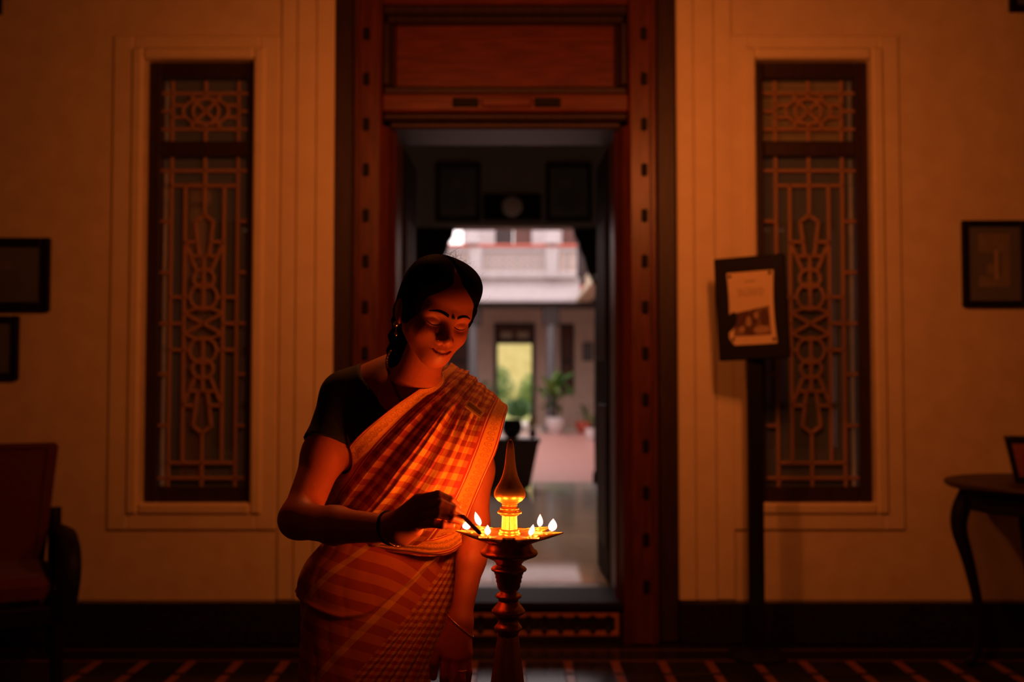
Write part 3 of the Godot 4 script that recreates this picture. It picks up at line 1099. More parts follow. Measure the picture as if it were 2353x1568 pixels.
func far_things() -> void:
	var y := 0.19
	potted_plant("palm in a round white pot, right of the far garden door", Vector3(0.84, y, -19.45), 0.19, 0.32, M.pot_white, 1.05, 22, 11)
	potted_plant("leafy palm partly hidden by the woman's shoulder, left of the far garden door", Vector3(-0.66, y, -19.5), 0.17, 0.30, M.red_oxide, 0.95, 20, 12)
	potted_plant("low plant in a dark red pot near the right wall of the far gallery", Vector3(1.42, y, -19.6), 0.19, 0.24, M.red_oxide, 0.35, 14, 13)
	potted_plant("small plant in a white pot at the right edge of the courtyard", Vector3(1.36, y, -17.2), 0.10, 0.22, M.pot_white, 0.30, 12, 14)
	# framed picture on the far wall
	var f := thing("framed_picture", "small dark picture on the far gallery wall, right of its window", "picture", Vector3(1.73, 1.67, -22.79))
	part("frame", join([span_mesh(-0.11, 0.11, 0.0, 0.03, 0.0, 0.03), span_mesh(-0.11, 0.11, 0.39, 0.42, 0.0, 0.03), span_mesh(-0.11, -0.08, 0.03, 0.39, 0.0, 0.03), span_mesh(0.08, 0.11, 0.03, 0.39, 0.0, 0.03)]), M.black_wood, f)
	part("print", span_mesh(-0.09, 0.09, 0.02, 0.40, 0.0, 0.012), M.pillar_stone, f)
	# garden behind the far door
	struct_mesh("floor_garden", span_mesh(-9.0, 9.0, -0.3, 0.10, -42.0, -23.1), grained(lin(0.20, 0.24, 0.06), lin(0.36, 0.36, 0.12), 0.9, Vector3(0.4, 0.4, 0.4), 0.0, 0.02, 60))
	struct_mesh("floor_garden_step", span_mesh(-0.8, 0.9, 0.0, 0.20, -24.4, -23.12, 0.02), M.white_wall)
	struct_mesh("wall_garden", span_mesh(-9.0, 9.0, 0.0, 4.2, -34.3, -34.0), grained(lin(0.40, 0.35, 0.12), lin(0.56, 0.50, 0.22), 0.9, Vector3(0.2, 0.2, 0.2), 0.0, 0.02, 61))
	var rn := RandomNumberGenerator.new()
	rn.seed = 5
	for b in [["bushy shrub with pale leaves seen through the far door, at its left", Vector3(-0.42, 0.1, -27.0), Vector3(0.50, 0.72, 0.5), 1], ["low dark shrub in the middle of the far doorway", Vector3(0.16, 0.1, -26.2), Vector3(0.34, 0.28, 0.35), 0], ["yellow green shrub seen through the far door, at its right", Vector3(0.52, 0.1, -28.0), Vector3(0.42, 0.60, 0.5), 2]]:
		var s := thing("shrub", b[0], "shrub", b[1])
		part("foliage", leaf_cloud(Vector3(0, b[2].y + 0.1, 0), b[2], 900, 0.07, rn), M.leaf[b[3]], s)
		part("stem", tube(PackedVector3Array([Vector3(0, 0, 0), Vector3(0.03, b[2].y * 0.6, 0), Vector3(0, b[2].y, 0)]), [0.03, 0.025, 0.015], 6), M.wood_dark, s)
	# low chest in the hall, just before the courtyard
	var c := thing("low_chest", "dark tapered wooden chest with a pale top, standing before the courtyard", "chest", Vector3(-0.03, y, -9.72))
	var st := surf()
	prism(st, PackedVector2Array([Vector2(-0.24, 0.035), Vector2(0.20, 0.035), Vector2(0.285, 0.46), Vector2(-0.33, 0.46)]), -0.22, 0.20)
	part("body", st.commit(), M.wood_dark, c)
	part("lid", span_mesh(-0.345, 0.300, 0.46, 0.50, -0.25, 0.23, 0.01), M.wood_dark, c)
	part("top_cloth", span_mesh(-0.31, 0.265, 0.50, 0.506, -0.22, 0.20, 0.002), M.pot_white, c)
	for q in [[-0.18, 0.12], [0.14, 0.12], [-0.18, -0.14], [0.14, -0.14]]:
		part("foot", span_mesh(q[0] - 0.03, q[0] + 0.03, 0.0, 0.04, q[1] - 0.03, q[1] + 0.03, 0.004), M.black_wood, c)
	var bowl := thing("bowl", "dark round bowl on the low chest in the hall", "bowl", Vector3(0.0, y + 0.506, -9.66))
	part("body", lathe([[0.0, 0.0], [0.05, 0.0], [0.09, 0.05], [0.10, 0.12], [0.085, 0.17], [0.08, 0.17], [0.09, 0.12], [0.08, 0.06], [0.0, 0.02]], 24), M.black_wood, bowl)
	part("rim", lathe([[0.080, 0.165], [0.090, 0.168], [0.090, 0.178], [0.080, 0.178], [0.080, 0.165]], 24), M.wood_dark, bowl)
	var vs := thing("flower_vase", "small vase of yellowish flowers on the low chest in the hall", "vase", Vector3(0.20, y + 0.506, -9.70))
	part("vase", lathe([[0.0, 0.0], [0.025, 0.0], [0.034, 0.04], [0.018, 0.09], [0.022, 0.10], [0.0, 0.095]], 16), M.wood, vs)
	part("flowers", leaf_cloud(Vector3(0, 0.14, 0), Vector3(0.045, 0.05, 0.045), 80, 0.022, rn), mat(0.55, 0.42, 0.08, 0.7), vs)

# ---------------------------------------------------------------- pictures and prints
func print_tex(w: int, h: int, base: Color, dark: Color, sd: int, kind: String) -> ImageTexture:
	var im := Image.create(w, h, false, Image.FORMAT_RGBA8)
	var n := FastNoiseLite.new()
	n.seed = sd
	n.frequency = 0.02
	for j in h:
		for i in w:
			var x := float(i) / w
			var yy := float(j) / h
			var v := 0.5 + 0.25 * n.get_noise_2d(i, j)
			var c := base
			if kind == "notice":
				c = base.lerp(dark, 0.10 * v)
				if yy > 0.115 and yy < 0.145 and x > 0.38 and x < 0.60 and n.get_noise_2d(i * 9.0, 5) > -0.2:
					c = base.lerp(dark, 0.35)
				for l in [0.235, 0.265, 0.295, 0.325]:
					if absf(yy - l) < 0.008 and x > 0.20 and x < 0.80 and n.get_noise_2d(i * 7.0, l * 900.0) > -0.15:
						c = base.lerp(dark, 0.40)
				# printed group photograph
				if yy > 0.47 + 0.10 * (1.0 - x) and yy < 0.88 and x > 0.10 and x < 0.90:
					var tone := 0.72
					for f in [[0.22, 0.66, 0.13, 0.11], [0.36, 0.60, 0.10, 0.09], [0.55, 0.62, 0.09, 0.12], [0.78, 0.64, 0.10, 0.12], [0.45, 0.80, 0.14, 0.08]]:
						if pow((x - f[0]) / f[2], 2) + pow((yy - f[1]) / f[3], 2) < 1.0:
							tone = 0.97
					for f in [[0.28, 0.78, 0.06, 0.04], [0.60, 0.60, 0.05, 0.05], [0.43, 0.68, 0.06, 0.07], [0.70, 0.80, 0.18, 0.05]]:
						if pow((x - f[0]) / f[2], 2) + pow((yy - f[1]) / f[3], 2) < 1.0:
							tone = 0.40
					c = base.lerp(dark, clampf(tone + 0.25 * (v - 0.5), 0.0, 1.0))
			elif kind == "figure":
				c = base.lerp(dark, 0.25 + 0.8 * (v - 0.3))
				if yy > 0.35 and yy < 0.80 and x < 0.75:
					c = base.lerp(dark, 0.75)
				if absf(x - 0.56) < 0.07 and yy > 0.30 and yy < 0.86:
					c = base.lerp(dark, 0.05)
				if absf(x - 0.38) < 0.10 and yy > 0.56 and yy < 0.76:
					c = base.lerp(dark, 0.35)
			else:
				c = base.lerp(dark, 0.55 + 0.6 * (v - 0.5))
				if pow((x - 0.45) / 0.12, 2) + pow((yy - 0.36) / 0.11, 2) < 1.0:
					c = base.lerp(dark, 0.20)
				if pow((x - 0.45) / 0.30, 2) + pow((yy - 0.80) / 0.32, 2) < 1.0:
					c = dark
			im.set_pixel(i, j, c)
	return ImageTexture.create_from_image(im)

func flat_card(x0: float, x1: float, y0: float, y1: float, z: float, th: float) -> ArrayMesh:
	# a thin card whose front carries the print
	var P := PackedVector3Array()
	var U := PackedVector2Array()
	for j in 2:
		for i in 2:
			P.append(Vector3([x0, x1][i], [y1, y0][j], z))
			U.append(Vector2(i, j))
	var st := surf()
	st.append_from(grid_mesh(P, U, 2, 2, false, true), 0, Transform3D())
	return st.commit()

func framed(called: String, label: String, c: Vector3, w: float, h: float, fw: float, mat_in: float, tex: Texture2D, mount: Material, group := "") -> Node3D:
	var o := thing(called, label, "picture", c, 0.0, group)
	var st := surf()
	ring_frame(st, -w / 2, w / 2, -h / 2, h / 2, fw, 0.0, 0.028, 0.005)
	part("frame", st.commit(), M.black_wood, o)
	part("mount", span_mesh(-w / 2 + fw * 0.5, w / 2 - fw * 0.5, -h / 2 + fw * 0.5, h / 2 - fw * 0.5, 0.002, 0.010), mount, o)
	var pm := StandardMaterial3D.new()
	pm.albedo_texture = tex
	pm.roughness = 0.6
	var ih := h / 2 - fw - mat_in
	part("print", flat_card(-w / 2 + fw + mat_in, w / 2 - fw - mat_in, -ih * 0.85, ih * 1.12, 0.0115, 0.001), pm, o)
	part("glass", span_mesh(-w / 2 + fw * 0.5, w / 2 - fw * 0.5, -h / 2 + fw * 0.5, h / 2 - fw * 0.5, 0.016, 0.018), M.glass, o)
	return o

func pictures() -> void:
	var z := -WALL
	var dark := lin(0.02, 0.008, 0.005)
	var t1 := print_tex(96, 128, lin(0.42, 0.24, 0.10), dark, 3, "figure")
	var t2 := print_tex(96, 128, lin(0.10, 0.06, 0.04), lin(0.006, 0.006, 0.008), 4, "portrait")
	var p := at(2282, 607, WALL)
	framed("framed_picture", "black framed picture of a pale figure with brown mount, above the side table", Vector3(p.x, p.y, z), 0.315, 0.424, 0.030, 0.050, t1, mat(0.045, 0.026, 0.018, 0.7))
	p = at(20, 632, WALL)
	framed("framed_picture", "larger dark framed portrait on the left wall above the red armchair", Vector3(p.x, p.y, z), 0.418, 0.360, 0.045, 0.02, t2, mat(0.012, 0.010, 0.010, 0.7))
	p = at(-22, 800, WALL)
	framed("framed_picture", "smaller dark framed portrait hung below the larger one, cut by the left edge", Vector3(p.x, p.y, z), 0.290, 0.312, 0.035, 0.02, t2, mat(0.012, 0.010, 0.010, 0.7))
	p = at(-68, -70, WALL)
	framed("framed_picture", "dark frame whose corner shows at the top left of the picture", Vector3(p.x, p.y, z), 0.330, 0.460, 0.035, 0.03, t2, mat(0.012, 0.010, 0.010, 0.7))
	p = at(2384, -75, WALL)
	framed("framed_picture", "dark frame whose corner shows at the top right of the picture", Vector3(p.x, p.y, z), 0.300, 0.460, 0.035, 0.03, t2, mat(0.012, 0.010, 0.010, 0.7))
	# in the hall, on the wall above the wide opening
	var bz := -10.2
	p = at(1053, 443, 10.2)
	framed("framed_picture", "dim tall picture high in the hall, left of the round clock", Vector3(p.x, p.y, bz), 0.46, 0.60, 0.04, 0.03, t2, mat(0.05, 0.045, 0.04, 0.7))
	p = at(1306, 443, 10.2)
	framed("framed_picture", "dim tall picture high in the hall, right of the round clock", Vector3(p.x, p.y, bz), 0.47, 0.60, 0.04, 0.03, t2, mat(0.05, 0.045, 0.04, 0.7))
	p = at(1177, 476, 10.2)
	var c := thing("wall_clock", "round dim clock on a dark board above the hall opening", "clock", Vector3(p.x, p.y, bz))
	part("board", span_mesh(-0.30, 0.30, -0.14, 0.13, 0.0, 0.02, 0.005), M.black_wood, c)
	var dm := part("dial", lathe([[0.0, 0.0], [0.10, 0.0], [0.105, 0.02], [0.095, 0.03], [0.0, 0.03]], 28), mat(0.55, 0.47, 0.42, 0.4), c)
	dm.rotation.x = PI / 2
	dm.position.z = 0.02
	# notice on a stand in front of the right window
	var foot := at(1737, 1484, 4.62)
	var s := thing("notice_stand", "black stand with an old printed notice in a dark frame, before the right window", "sign stand", Vector3(foot.x, 0.0, -4.60))
	part("base", lathe([[0.0, 0.0], [0.135, 0.0], [0.135, 0.012], [0.10, 0.022], [0.05, 0.035], [0.0, 0.04]], 28), M.black_wood, s)
	var top := at(1737, 826, 4.60).y
	part("post", span_mesh(-0.034, 0.034, 0.02, top + 0.02, -0.022, 0.022, 0.005), M.black_wood, s)
	var bd := Node3D.new()
	bd.name = "board"
	s.add_child(bd)
	var mid := at(1726, 709, 4.60)
	bd.position = Vector3(mid.x - foot.x, mid.y, 0.02)
	bd.rotation = Vector3(0, deg_to_rad(-20), deg_to_rad(2.6))
	var bw := 0.160
	var bh := 0.238
	part("frame", span_mesh(-bw, bw, -bh, bh, 0.0, 0.028, 0.006), M.black_wood, bd)
	var nt := StandardMaterial3D.new()
	nt.albedo_texture = print_tex(192, 320, lin(0.74, 0.56, 0.32), lin(0.07, 0.025, 0.012), 9, "notice")
	nt.roughness = 0.75
	# the paper curls a little and its lower left corner is torn
	var P := PackedVector3Array()
	var U := PackedVector2Array()
	var nx := 14
	for j in 21:
		for i in nx:
			var u := float(i) / (nx - 1)
			var v := j / 20.0
			if v > 0.90 and u < (v - 0.90) * 1.1:
				u = (v - 0.90) * 1.1
			var wob := 0.0025 + 0.003 * sin(v * 7.0) * (1.0 - u) + 0.002 * cos(u * 9.0 + v * 4.0)
			var w2 := 0.105 - 0.004 * sin(v * PI)
			P.append(Vector3(-0.103 + u * (w2 * 2) + 0.004 * sin(v * 5.0) * (1.0 - u), 0.166 - v * 0.335, 0.029 + wob))
			U.append(Vector2(u, v))
	part("paper", grid_mesh(P, U, nx, 21, false, true), nt, bd)
	for q in [[-0.090, 0.150], [0.090, 0.155], [0.094, -0.150], [-0.088, -0.140]]:
		var pin := part("pin", lathe([[0.0, 0.0], [0.007, 0.0], [0.007, 0.005], [0.0, 0.008]], 10), M.black_wood, bd)
		pin.rotation.x = PI / 2
		pin.position = Vector3(q[0], q[1], 0.033)

# ---------------------------------------------------------------- furniture
func flare(k: int, y: float, inset: float) -> Vector3:
	var t := y / 0.195
	var x := lerpf(0.160, 0.200, t) - inset
	var z0 := lerpf(-0.07, -0.11, t) + inset
	var z1 := lerpf(0.07, 0.105, t) - inset
	return Vector3([-x, x, x, -x][k], y, [z1, z1, z0, z0][k])

func furniture() -> void:
	# round side table at the right, on curved legs
	var c := Vector3(2.345, 0.0, -4.40)
	var h := 0.815
	var o := thing("side_table", "dark wooden round side table on curved legs, against the right wall", "table", c)
	part("table_top", lathe([[0.0, h - 0.03], [0.39, h - 0.03], [0.405, h - 0.022], [0.412, h - 0.012], [0.408, h - 0.003], [0.395, h], [0.0, h]], 64), M.wood_dark, o)
	part("apron", lathe([[0.325, h - 0.12], [0.345, h - 0.12], [0.345, h - 0.03], [0.325, h - 0.03], [0.325, h - 0.12]], 48), M.black_wood, o)
	for k in 4:
		var a := deg_to_rad([188.0, 122.0, 10.0, 285.0][k])
		var d := Vector3(cos(a), 0, sin(a))
		var path := spline([d * 0.315 + Vector3(0, h - 0.04, 0), d * 0.355 + Vector3(0, h - 0.13, 0), d * 0.362 + Vector3(0, h - 0.22, 0), d * 0.325 + Vector3(0, h - 0.36, 0), d * 0.285 + Vector3(0, 0.24, 0), d * 0.295 + Vector3(0, 0.08, 0), d * 0.335 + Vector3(0, 0.012, 0)], 22)
		var rr := []
		for i in path.size():
			var t := float(i) / (path.size() - 1)
			rr.append(lerpf(0.040, 0.020, smoothstep(0.1, 0.75, t)) + 0.008 * smoothstep(0.9, 1.0, t))
		part("leg", tube(path, rr, 12), M.black_wood, o)
	# flared box on the table
	var b := thing("flared_box", "dark flared wooden box with a reddish front panel on the side table", "box", Vector3(2.372, h, -4.36), -0.42)
	var st := surf()
	var hh := 0.195
	for k in 4:
		var n := (k + 1) % 4
		facet(st, [flare(k, 0.0, 0.0), flare(n, 0.0, 0.0), flare(n, hh, 0.0), flare(k, hh, 0.0)], Vector3(0, 0.1, 0))
		facet(st, [flare(k, hh, 0.0), flare(n, hh, 0.0), flare(n, hh, 0.022), flare(k, hh, 0.022)], Vector3(0, -1, 0))
		var inner := [flare(k, hh, 0.022), flare(n, hh, 0.022), flare(n, 0.02, 0.022), flare(k, 0.02, 0.022)]
		var nn: Vector3 = (inner[1] - inner[0]).cross(inner[2] - inner[0])
		if nn.dot(Vector3(0, 0.1, 0) - inner[0]) < 0:
			inner.reverse()
		tri3(st, inner[0], inner[1], inner[2])
		tri3(st, inner[0], inner[2], inner[3])
	facet(st, [flare(0, 0.0, 0.0), flare(1, 0.0, 0.0), flare(2, 0.0, 0.0), flare(3, 0.0, 0.0)], Vector3(0, 1, 0))
	facet(st, [flare(0, 0.02, 0.022), flare(1, 0.02, 0.022), flare(2, 0.02, 0.022), flare(3, 0.02, 0.022)], Vector3(0, -1, 0))
	part("body", st.commit(), M.black_wood, b)
	var fp := surf()
	var f0: Vector3 = flare(0, 0.028, 0.0)
	var f1: Vector3 = flare(1, 0.028, 0.0)
	var f2: Vector3 = flare(1, 0.172, 0.0)
	var f3: Vector3 = flare(0, 0.172, 0.0)
	var out := Vector3(0, 0, 0.004)
	var ix := Vector3(0.020, 0, 0)
	facet(fp, [f0 + out + ix, f1 + out - ix, f2 + out - ix, f3 + out + ix], Vector3(0, 0.1, 0))
	for e in [[f0 + ix, f1 - ix], [f1 - ix, f2 - ix], [f2 - ix, f3 + ix], [f3 + ix, f0 + ix]]:
		facet(fp, [e[0] + out, e[1] + out, e[1] - out, e[0] - out], (f0 + f1 + f2 + f3) / 4)
	part("front_panel", fp.commit(), grained(lin(0.16, 0.035, 0.012), lin(0.40, 0.13, 0.04), 0.35, Vector3(3, 6, 3), 0.0, 0.02, 71), b)
	armchair()

func armchair() -> void:
	# red upholstered chair with a dark wooden frame at the left edge
	var o := thing("armchair", "red upholstered armchair with curved dark wooden arms, at the left edge", "chair", Vector3(-2.25, 0.0, -4.25), deg_to_rad(24))
	var red := grained(lin(0.065, 0.005, 0.008), lin(0.10, 0.008, 0.011), 0.8, Vector3(2, 2, 2), 0.05, 0.03, 72)
	red.rim_enabled = true
	red.rim = 0.3
	var w := 0.30
	# back, leaning and a little narrower below
	var st := surf()
	var turn := Basis(Vector3(1, 0, 0), deg_to_rad(-9))
	var poly := PackedVector2Array([Vector2(-0.235, 0.0), Vector2(0.235, 0.0), Vector2(0.290, 0.56), Vector2(0.275, 0.575), Vector2(-0.275, 0.575), Vector2(-0.290, 0.56)])
	prism(st, poly, -0.05, 0.05, Transform3D(turn, Vector3(0, 0.40, -0.22)))
	part("backrest", st.commit(), red, o)
	var pipe := PackedVector3Array()
	for p in [Vector2(-0.200, 0.0), Vector2(-0.246, 0.55), Vector2(0.246, 0.55), Vector2(0.200, 0.0)]:
		pipe.append(Transform3D(turn, Vector3(0, 0.40, -0.22)) * Vector3(p.x, p.y, 0.052))
	part("piping", tube(pipe, [0.006], 6), mat(0.06, 0.006, 0.008, 0.8), o)
	part("seat", span_mesh(-0.27, 0.27, 0.34, 0.46, -0.22, 0.30, 0.035), red, o)
	part("seat_rail", span_mesh(-0.29, 0.29, 0.26, 0.345, -0.24, 0.31, 0.012), M.black_wood, o)
	for s in [-1.0, 1.0]:
		var arm := spline([Vector3(s * 0.29, 0.585, -0.22), Vector3(s * 0.325, 0.595, 0.0), Vector3(s * 0.335, 0.590, 0.16), Vector3(s * 0.345, 0.550, 0.27), Vector3(s * 0.345, 0.45, 0.32), Vector3(s * 0.325, 0.30, 0.31)], 24)
		var P := PackedVector3Array()
		var n := 12
		for j in arm.size():
			var f := (arm[mini(j + 1, arm.size() - 1)] - arm[maxi(j - 1, 0)]).normalized()
			var side := Vector3(1, 0, 0)
			var up := f.cross(side).normalized()
			for i in n + 1:
				var a := TAU * i / n
				P.append(arm[j] + side * cos(a) * 0.042 + up * sin(a) * 0.024)
		part("arm", grid_mesh(P, PackedVector2Array(), n + 1, arm.size(), true, true), M.black_wood, o)
		part("leg", tube(spline([Vector3(s * 0.30, 0.40, 0.285), Vector3(s * 0.30, 0.20, 0.29), Vector3(s * 0.30, 0.0, 0.30)], 8), [0.034, 0.033, 0.032, 0.03, 0.028, 0.026, 0.025, 0.024, 0.024], 8), M.black_wood, o)
		part("leg", tube(spline([Vector3(s * 0.28, 0.68, -0.26), Vector3(s * 0.28, 0.34, -0.23), Vector3(s * 0.28, 0.0, -0.33)], 10), [0.028], 8), M.black_wood, o)
		part("arm_panel", span_mesh(s * 0.295, s * 0.310, 0.36, 0.56, -0.18, 0.16, 0.006), red, o)

# ---------------------------------------------------------------- lamps
func pendant_lamp(where: Vector3, aim: Vector3, power: float, label: String) -> void:
	# hanging lamp with a metal reflector, above the frame: it throws its light at the door and the wall round it,
	# and its frosted bulb spills a little on what is below
	var o := thing("pendant_lamp", label, "lamp", where, 0.0, "reflector lamps in front of the door wall")
	part("cord", tube(PackedVector3Array([Vector3(0, 0.10, 0), Vector3(0, 1.27, 0)]), [0.005], 6), M.black_wood, o)
	part("ceiling_rose", lathe([[0.0, 1.24], [0.05, 1.25], [0.06, 1.28], [0.0, 1.28]], 20), M.brass, o)
	var turn := Basis.looking_at(aim, Vector3.UP)
	var shade := part("shade", lathe([[0.030, 0.11], [0.045, 0.10], [0.105, 0.0], [0.110, 0.0], [0.050, 0.106], [0.032, 0.118], [0.030, 0.11]], 28), M.brass, o)
	shade.basis = turn * Basis(Vector3(1, 0, 0), PI / 2)
	var g := StandardMaterial3D.new()
	g.albedo_color = lin(0.9, 0.6, 0.3)
	g.emission_enabled = true
	g.emission = lin(1.0, 0.30, 0.05)
	g.emission_energy_multiplier = 2.0
	part("lamp_bulb", lathe([[0.0, -0.042], [0.022, -0.037], [0.038, -0.018], [0.042, 0.0], [0.036, 0.020], [0.020, 0.036], [0.0, 0.042]], 20), g, o).position = Vector3(0, -0.155, 0.01)
	part("bulb_holder", lathe([[0.0, -0.125], [0.016, -0.120], [0.016, -0.06], [0.0, -0.05]], 14), M.brass, o)
	var l := SpotLight3D.new()
	l.name = "reflector_light"
	l.light_color = lin(1.0, 0.205, 0.038)
	l.light_energy = power
	l.light_size = 0.09
	l.spot_angle = 76.0
	l.spot_angle_attenuation = 1.0
	l.spot_range = 20.0
	l.spot_attenuation = 2.0
	l.shadow_enabled = true
	o.add_child(l)
	l.basis = turn
	l.position = turn * Vector3(0, 0, -0.115)
	var k := OmniLight3D.new()
	k.name = "bulb_light"
	k.light_color = lin(1.0, 0.24, 0.05)
	k.light_energy = 0.60
	k.light_size = 0.04
	k.omni_range = 20.0
	k.omni_attenuation = 2.0
	k.shadow_enabled = true
	o.add_child(k)
	k.position = Vector3(0, -0.155, 0.01)

const LAMP_Z := 1.86
func level(py: float) -> float:
	return at(1153, py, LAMP_Z).y

func turned(rows: Array) -> Array:
	# half widths and rows as measured, from the top down, turned into metres from the bottom up
	var out := []
	for i in range(rows.size() - 1, -1, -1):
		out.append([rows[i][0] / 1230.0, level(rows[i][1])])
	return out

func oil_lamp() -> void:
	# tall brass lamp with six wicks
	var d := LAMP_Z
	var foot := at(1153, 1225, d)
	var o := thing("oil_lamp", "tall turned brass oil lamp with six burning wicks beside the woman", "lamp", Vector3(foot.x + 0.002, 0.0, -d))
	o.rotation.z = deg_to_rad(-0.7)
	# finial: a facetted bulb with a long point
	part("finial", lathe(turned([[0.0, 1010], [4, 1012], [7.5, 1020], [9.5, 1035], [11, 1055], [13.5, 1075], [17.5, 1092], [23, 1106], [30, 1118], [35, 1128], [36.5, 1136], [35, 1143], [28, 1151], [20, 1156], [17, 1159], [17, 1159], [18, 1161], [16, 1164], [0, 1164]]), 14), M.brass, o)
	part("finial_ring", lathe(turned([[15, 1162], [19, 1166], [22, 1167], [22, 1170], [20, 1171], [26, 1174], [28, 1177], [27, 1180], [22, 1181], [21, 1184], [17, 1185], [0, 1186]]), 36), M.brass, o)
	part("column", fluted(turned([[17, 1184], [16, 1187], [16.5, 1200], [17.5, 1215], [18, 1218]]), 12), M.brass, o)
	part("column_ring", lathe(turned([[0, 1216], [20, 1216], [23, 1219], [22, 1222], [24, 1224], [26, 1228], [25, 1232], [26, 1234], [26, 1238]]), 36), M.brass, o)
	# plate with six pointed spouts
	var yp: float = level(1225)
	var spouts := [-6.0, 38.0, 140.0, 181.0, 238.0, 301.0]
	part("plate", plate_mesh(yp, spouts), M.brass, o)
	part("plate_foot", lathe(turned([[30, 1236], [46, 1240], [50, 1247], [54, 1256], [58, 1262], [64, 1266], [66, 1271], [63, 1276], [56, 1279], [46, 1283], [36, 1288], [31, 1293], [29, 1297], [0, 1298]]), 48), M.brass, o)
	part("stem_ring", lathe(turned([[28, 1296], [31, 1300], [38, 1304], [41, 1308], [40, 1311], [34, 1314], [33, 1319], [31, 1321], [31, 1328], [29, 1330], [29, 1338], [27, 1340], [26, 1350], [22, 1356], [0, 1357]]), 44), M.brass, o)
	part("stem_ring", lathe(turned([[18, 1355], [20, 1361], [27, 1366], [30, 1370], [29, 1373], [23, 1377], [22, 1382], [0, 1383]]), 40), M.brass, o)
	part("stem_ring", lathe(turned([[22, 1381], [26, 1388], [33, 1396], [38, 1403], [37, 1408], [31, 1413], [26, 1415], [26, 1421], [0, 1422]]), 44), M.brass, o)
	part("stem_ring", lathe(turned([[24, 1420], [22, 1428], [25, 1433], [29, 1438], [32, 1442], [31, 1446], [26, 1450], [25, 1454], [23, 1456], [23, 1461], [0, 1462]]), 40), M.brass, o)
	part("shaft", lathe([[0.060, 0.150], [0.052, 0.22], [0.040, 0.45], [0.031, level(1568)], [0.0205, level(1470)], [0.019, level(1459)]], 10), M.brass, o)
	part("base", lathe([[0.0, 0.0], [0.130, 0.0], [0.134, 0.012], [0.128, 0.030], [0.105, 0.050], [0.098, 0.052], [0.100, 0.062], [0.080, 0.085], [0.070, 0.120], [0.072, 0.130], [0.060, 0.152], [0.0, 0.155]], 56), M.brass, o)
	var fm := StandardMaterial3D.new()
	fm.albedo_color = Color(1, 0.9, 0.8)
	fm.emission_enabled = true
	fm.emission = lin(1.0, 0.80, 0.78)
	fm.emission_energy_multiplier = 1.3
	var cotton := mat(0.35, 0.22, 0.12, 0.9)
	# per wick: flame height, width, lean sideways, lean to the front
	var looks := [[0.0235, 0.0082, 0.002, 0.0], [0.0245, 0.0056, 0.000, 0.002], [0.0270, 0.0060, -0.009, 0.0], [0.0165, 0.0076, -0.001, 0.0], [0.0185, 0.0056, 0.0, 0.0], [0.0205, 0.0052, 0.005, 0.0]]
	for i in 6:
		var a := deg_to_rad(spouts[i])
		var dir := Vector3(cos(a), 0, -sin(a))
		var tip: Vector3 = dir * (0.0795 if i in [0, 3] else 0.0737) + Vector3(0, yp + 0.004, 0)
		var wick := part("wick", tube(spline([dir * 0.043 + Vector3(0, yp - 0.004, 0), dir * 0.063 + Vector3(0, yp - 0.001, 0), tip], 8), [0.0026], 6), cotton, o)
		var L: Array = looks[i]
		var P := []
		for s in 9:
			var t := s / 8.0
			P.append([L[1] * pow(sin(PI * pow(t, 0.72)), 0.9) + 0.0001, t * L[0]])
		var fl := part("flame", lathe(P, 14), fm, wick)
		fl.position = tip + Vector3(0, 0.001, 0)
		fl.transform.basis = Basis(Vector3(1, 0, 0), Vector3(L[2] / L[0], 1, L[3] / L[0]), Vector3(0, 0, 1))
		var li := OmniLight3D.new()
		li.name = "flame_light"
		li.light_color = lin(1.0, 0.20, 0.022)
		li.light_energy = 0.0212
		li.light_size = 0.006
		li.omni_range = 12.0
		li.omni_attenuation = 2.0
		li.shadow_enabled = true
		wick.add_child(li, true)
		li.position = tip + Vector3(L[2] * 0.4, L[0] * 0.45, 0)
		# bead of oil and ash on the lip
		part("wick_rest", lathe([[0.0, -0.001], [0.006, 0.0], [0.0068, 0.002], [0.004, 0.004], [0.0, 0.004]], 10), M.brass, o).position = dir * 0.067 + Vector3(0, yp - 0.003, 0)

func fluted(prof: Array, flutes: int) -> ArrayMesh:
	var P := PackedVector3Array()
	var n := flutes * 6
	for q in prof:
		for i in n + 1:
			var a := TAU * i / n
			var r: float = q[0] * (1.0 + 0.055 * absf(cos(a * flutes * 0.5)))
			P.append(Vector3(r * cos(a), q[1], -r * sin(a)))
	return grid_mesh(P, PackedVector2Array(), n + 1, prof.size(), true)

func plate_mesh(yp: float, spouts: Array) -> ArrayMesh:
	var P := PackedVector3Array()
	var n := 240
	var rows := [[0.16, 0.55], [0.4, 0.72], [0.62, 0.9], [0.80, 1.0], [0.93, 0.6], [1.0, 0.0], [1.0, 0.0], [1.005, -0.12], [1.0, 0.28], [1.0, 0.28], [0.86, 1.3], [0.66, 1.9], [0.40, 2.3], [0.25, 2.4]]
	for row in rows.size():
		var q: Array = rows[row]
		for i in n + 1:
			var deg := 360.0 * i / n
			var near := 180.0
			for s in spouts:
				near = minf(near, absf(wrapf(deg - s, -180.0, 180.0)))
			var beak := pow(maxf(0.0, 1.0 - near / 22.0), 1.15)
			var R := 0.063 + 0.0370 * beak
			var r: float = R * q[0]
			var a := deg_to_rad(deg)
			var lift := 0.003 * beak * smoothstep(0.5, 1.0, q[0])
			P.append(Vector3(r * cos(a), yp + lift - (0.0042 if row < 6 else 0.0095) * q[1] * (1.0 - 0.5 * beak), -r * sin(a)))
	return grid_mesh(P, PackedVector2Array(), n + 1, rows.size(), true, true)

# ---------------------------------------------------------------- the woman
const HEAD := 0.897
var skull := Transform3D()     # head space to the place

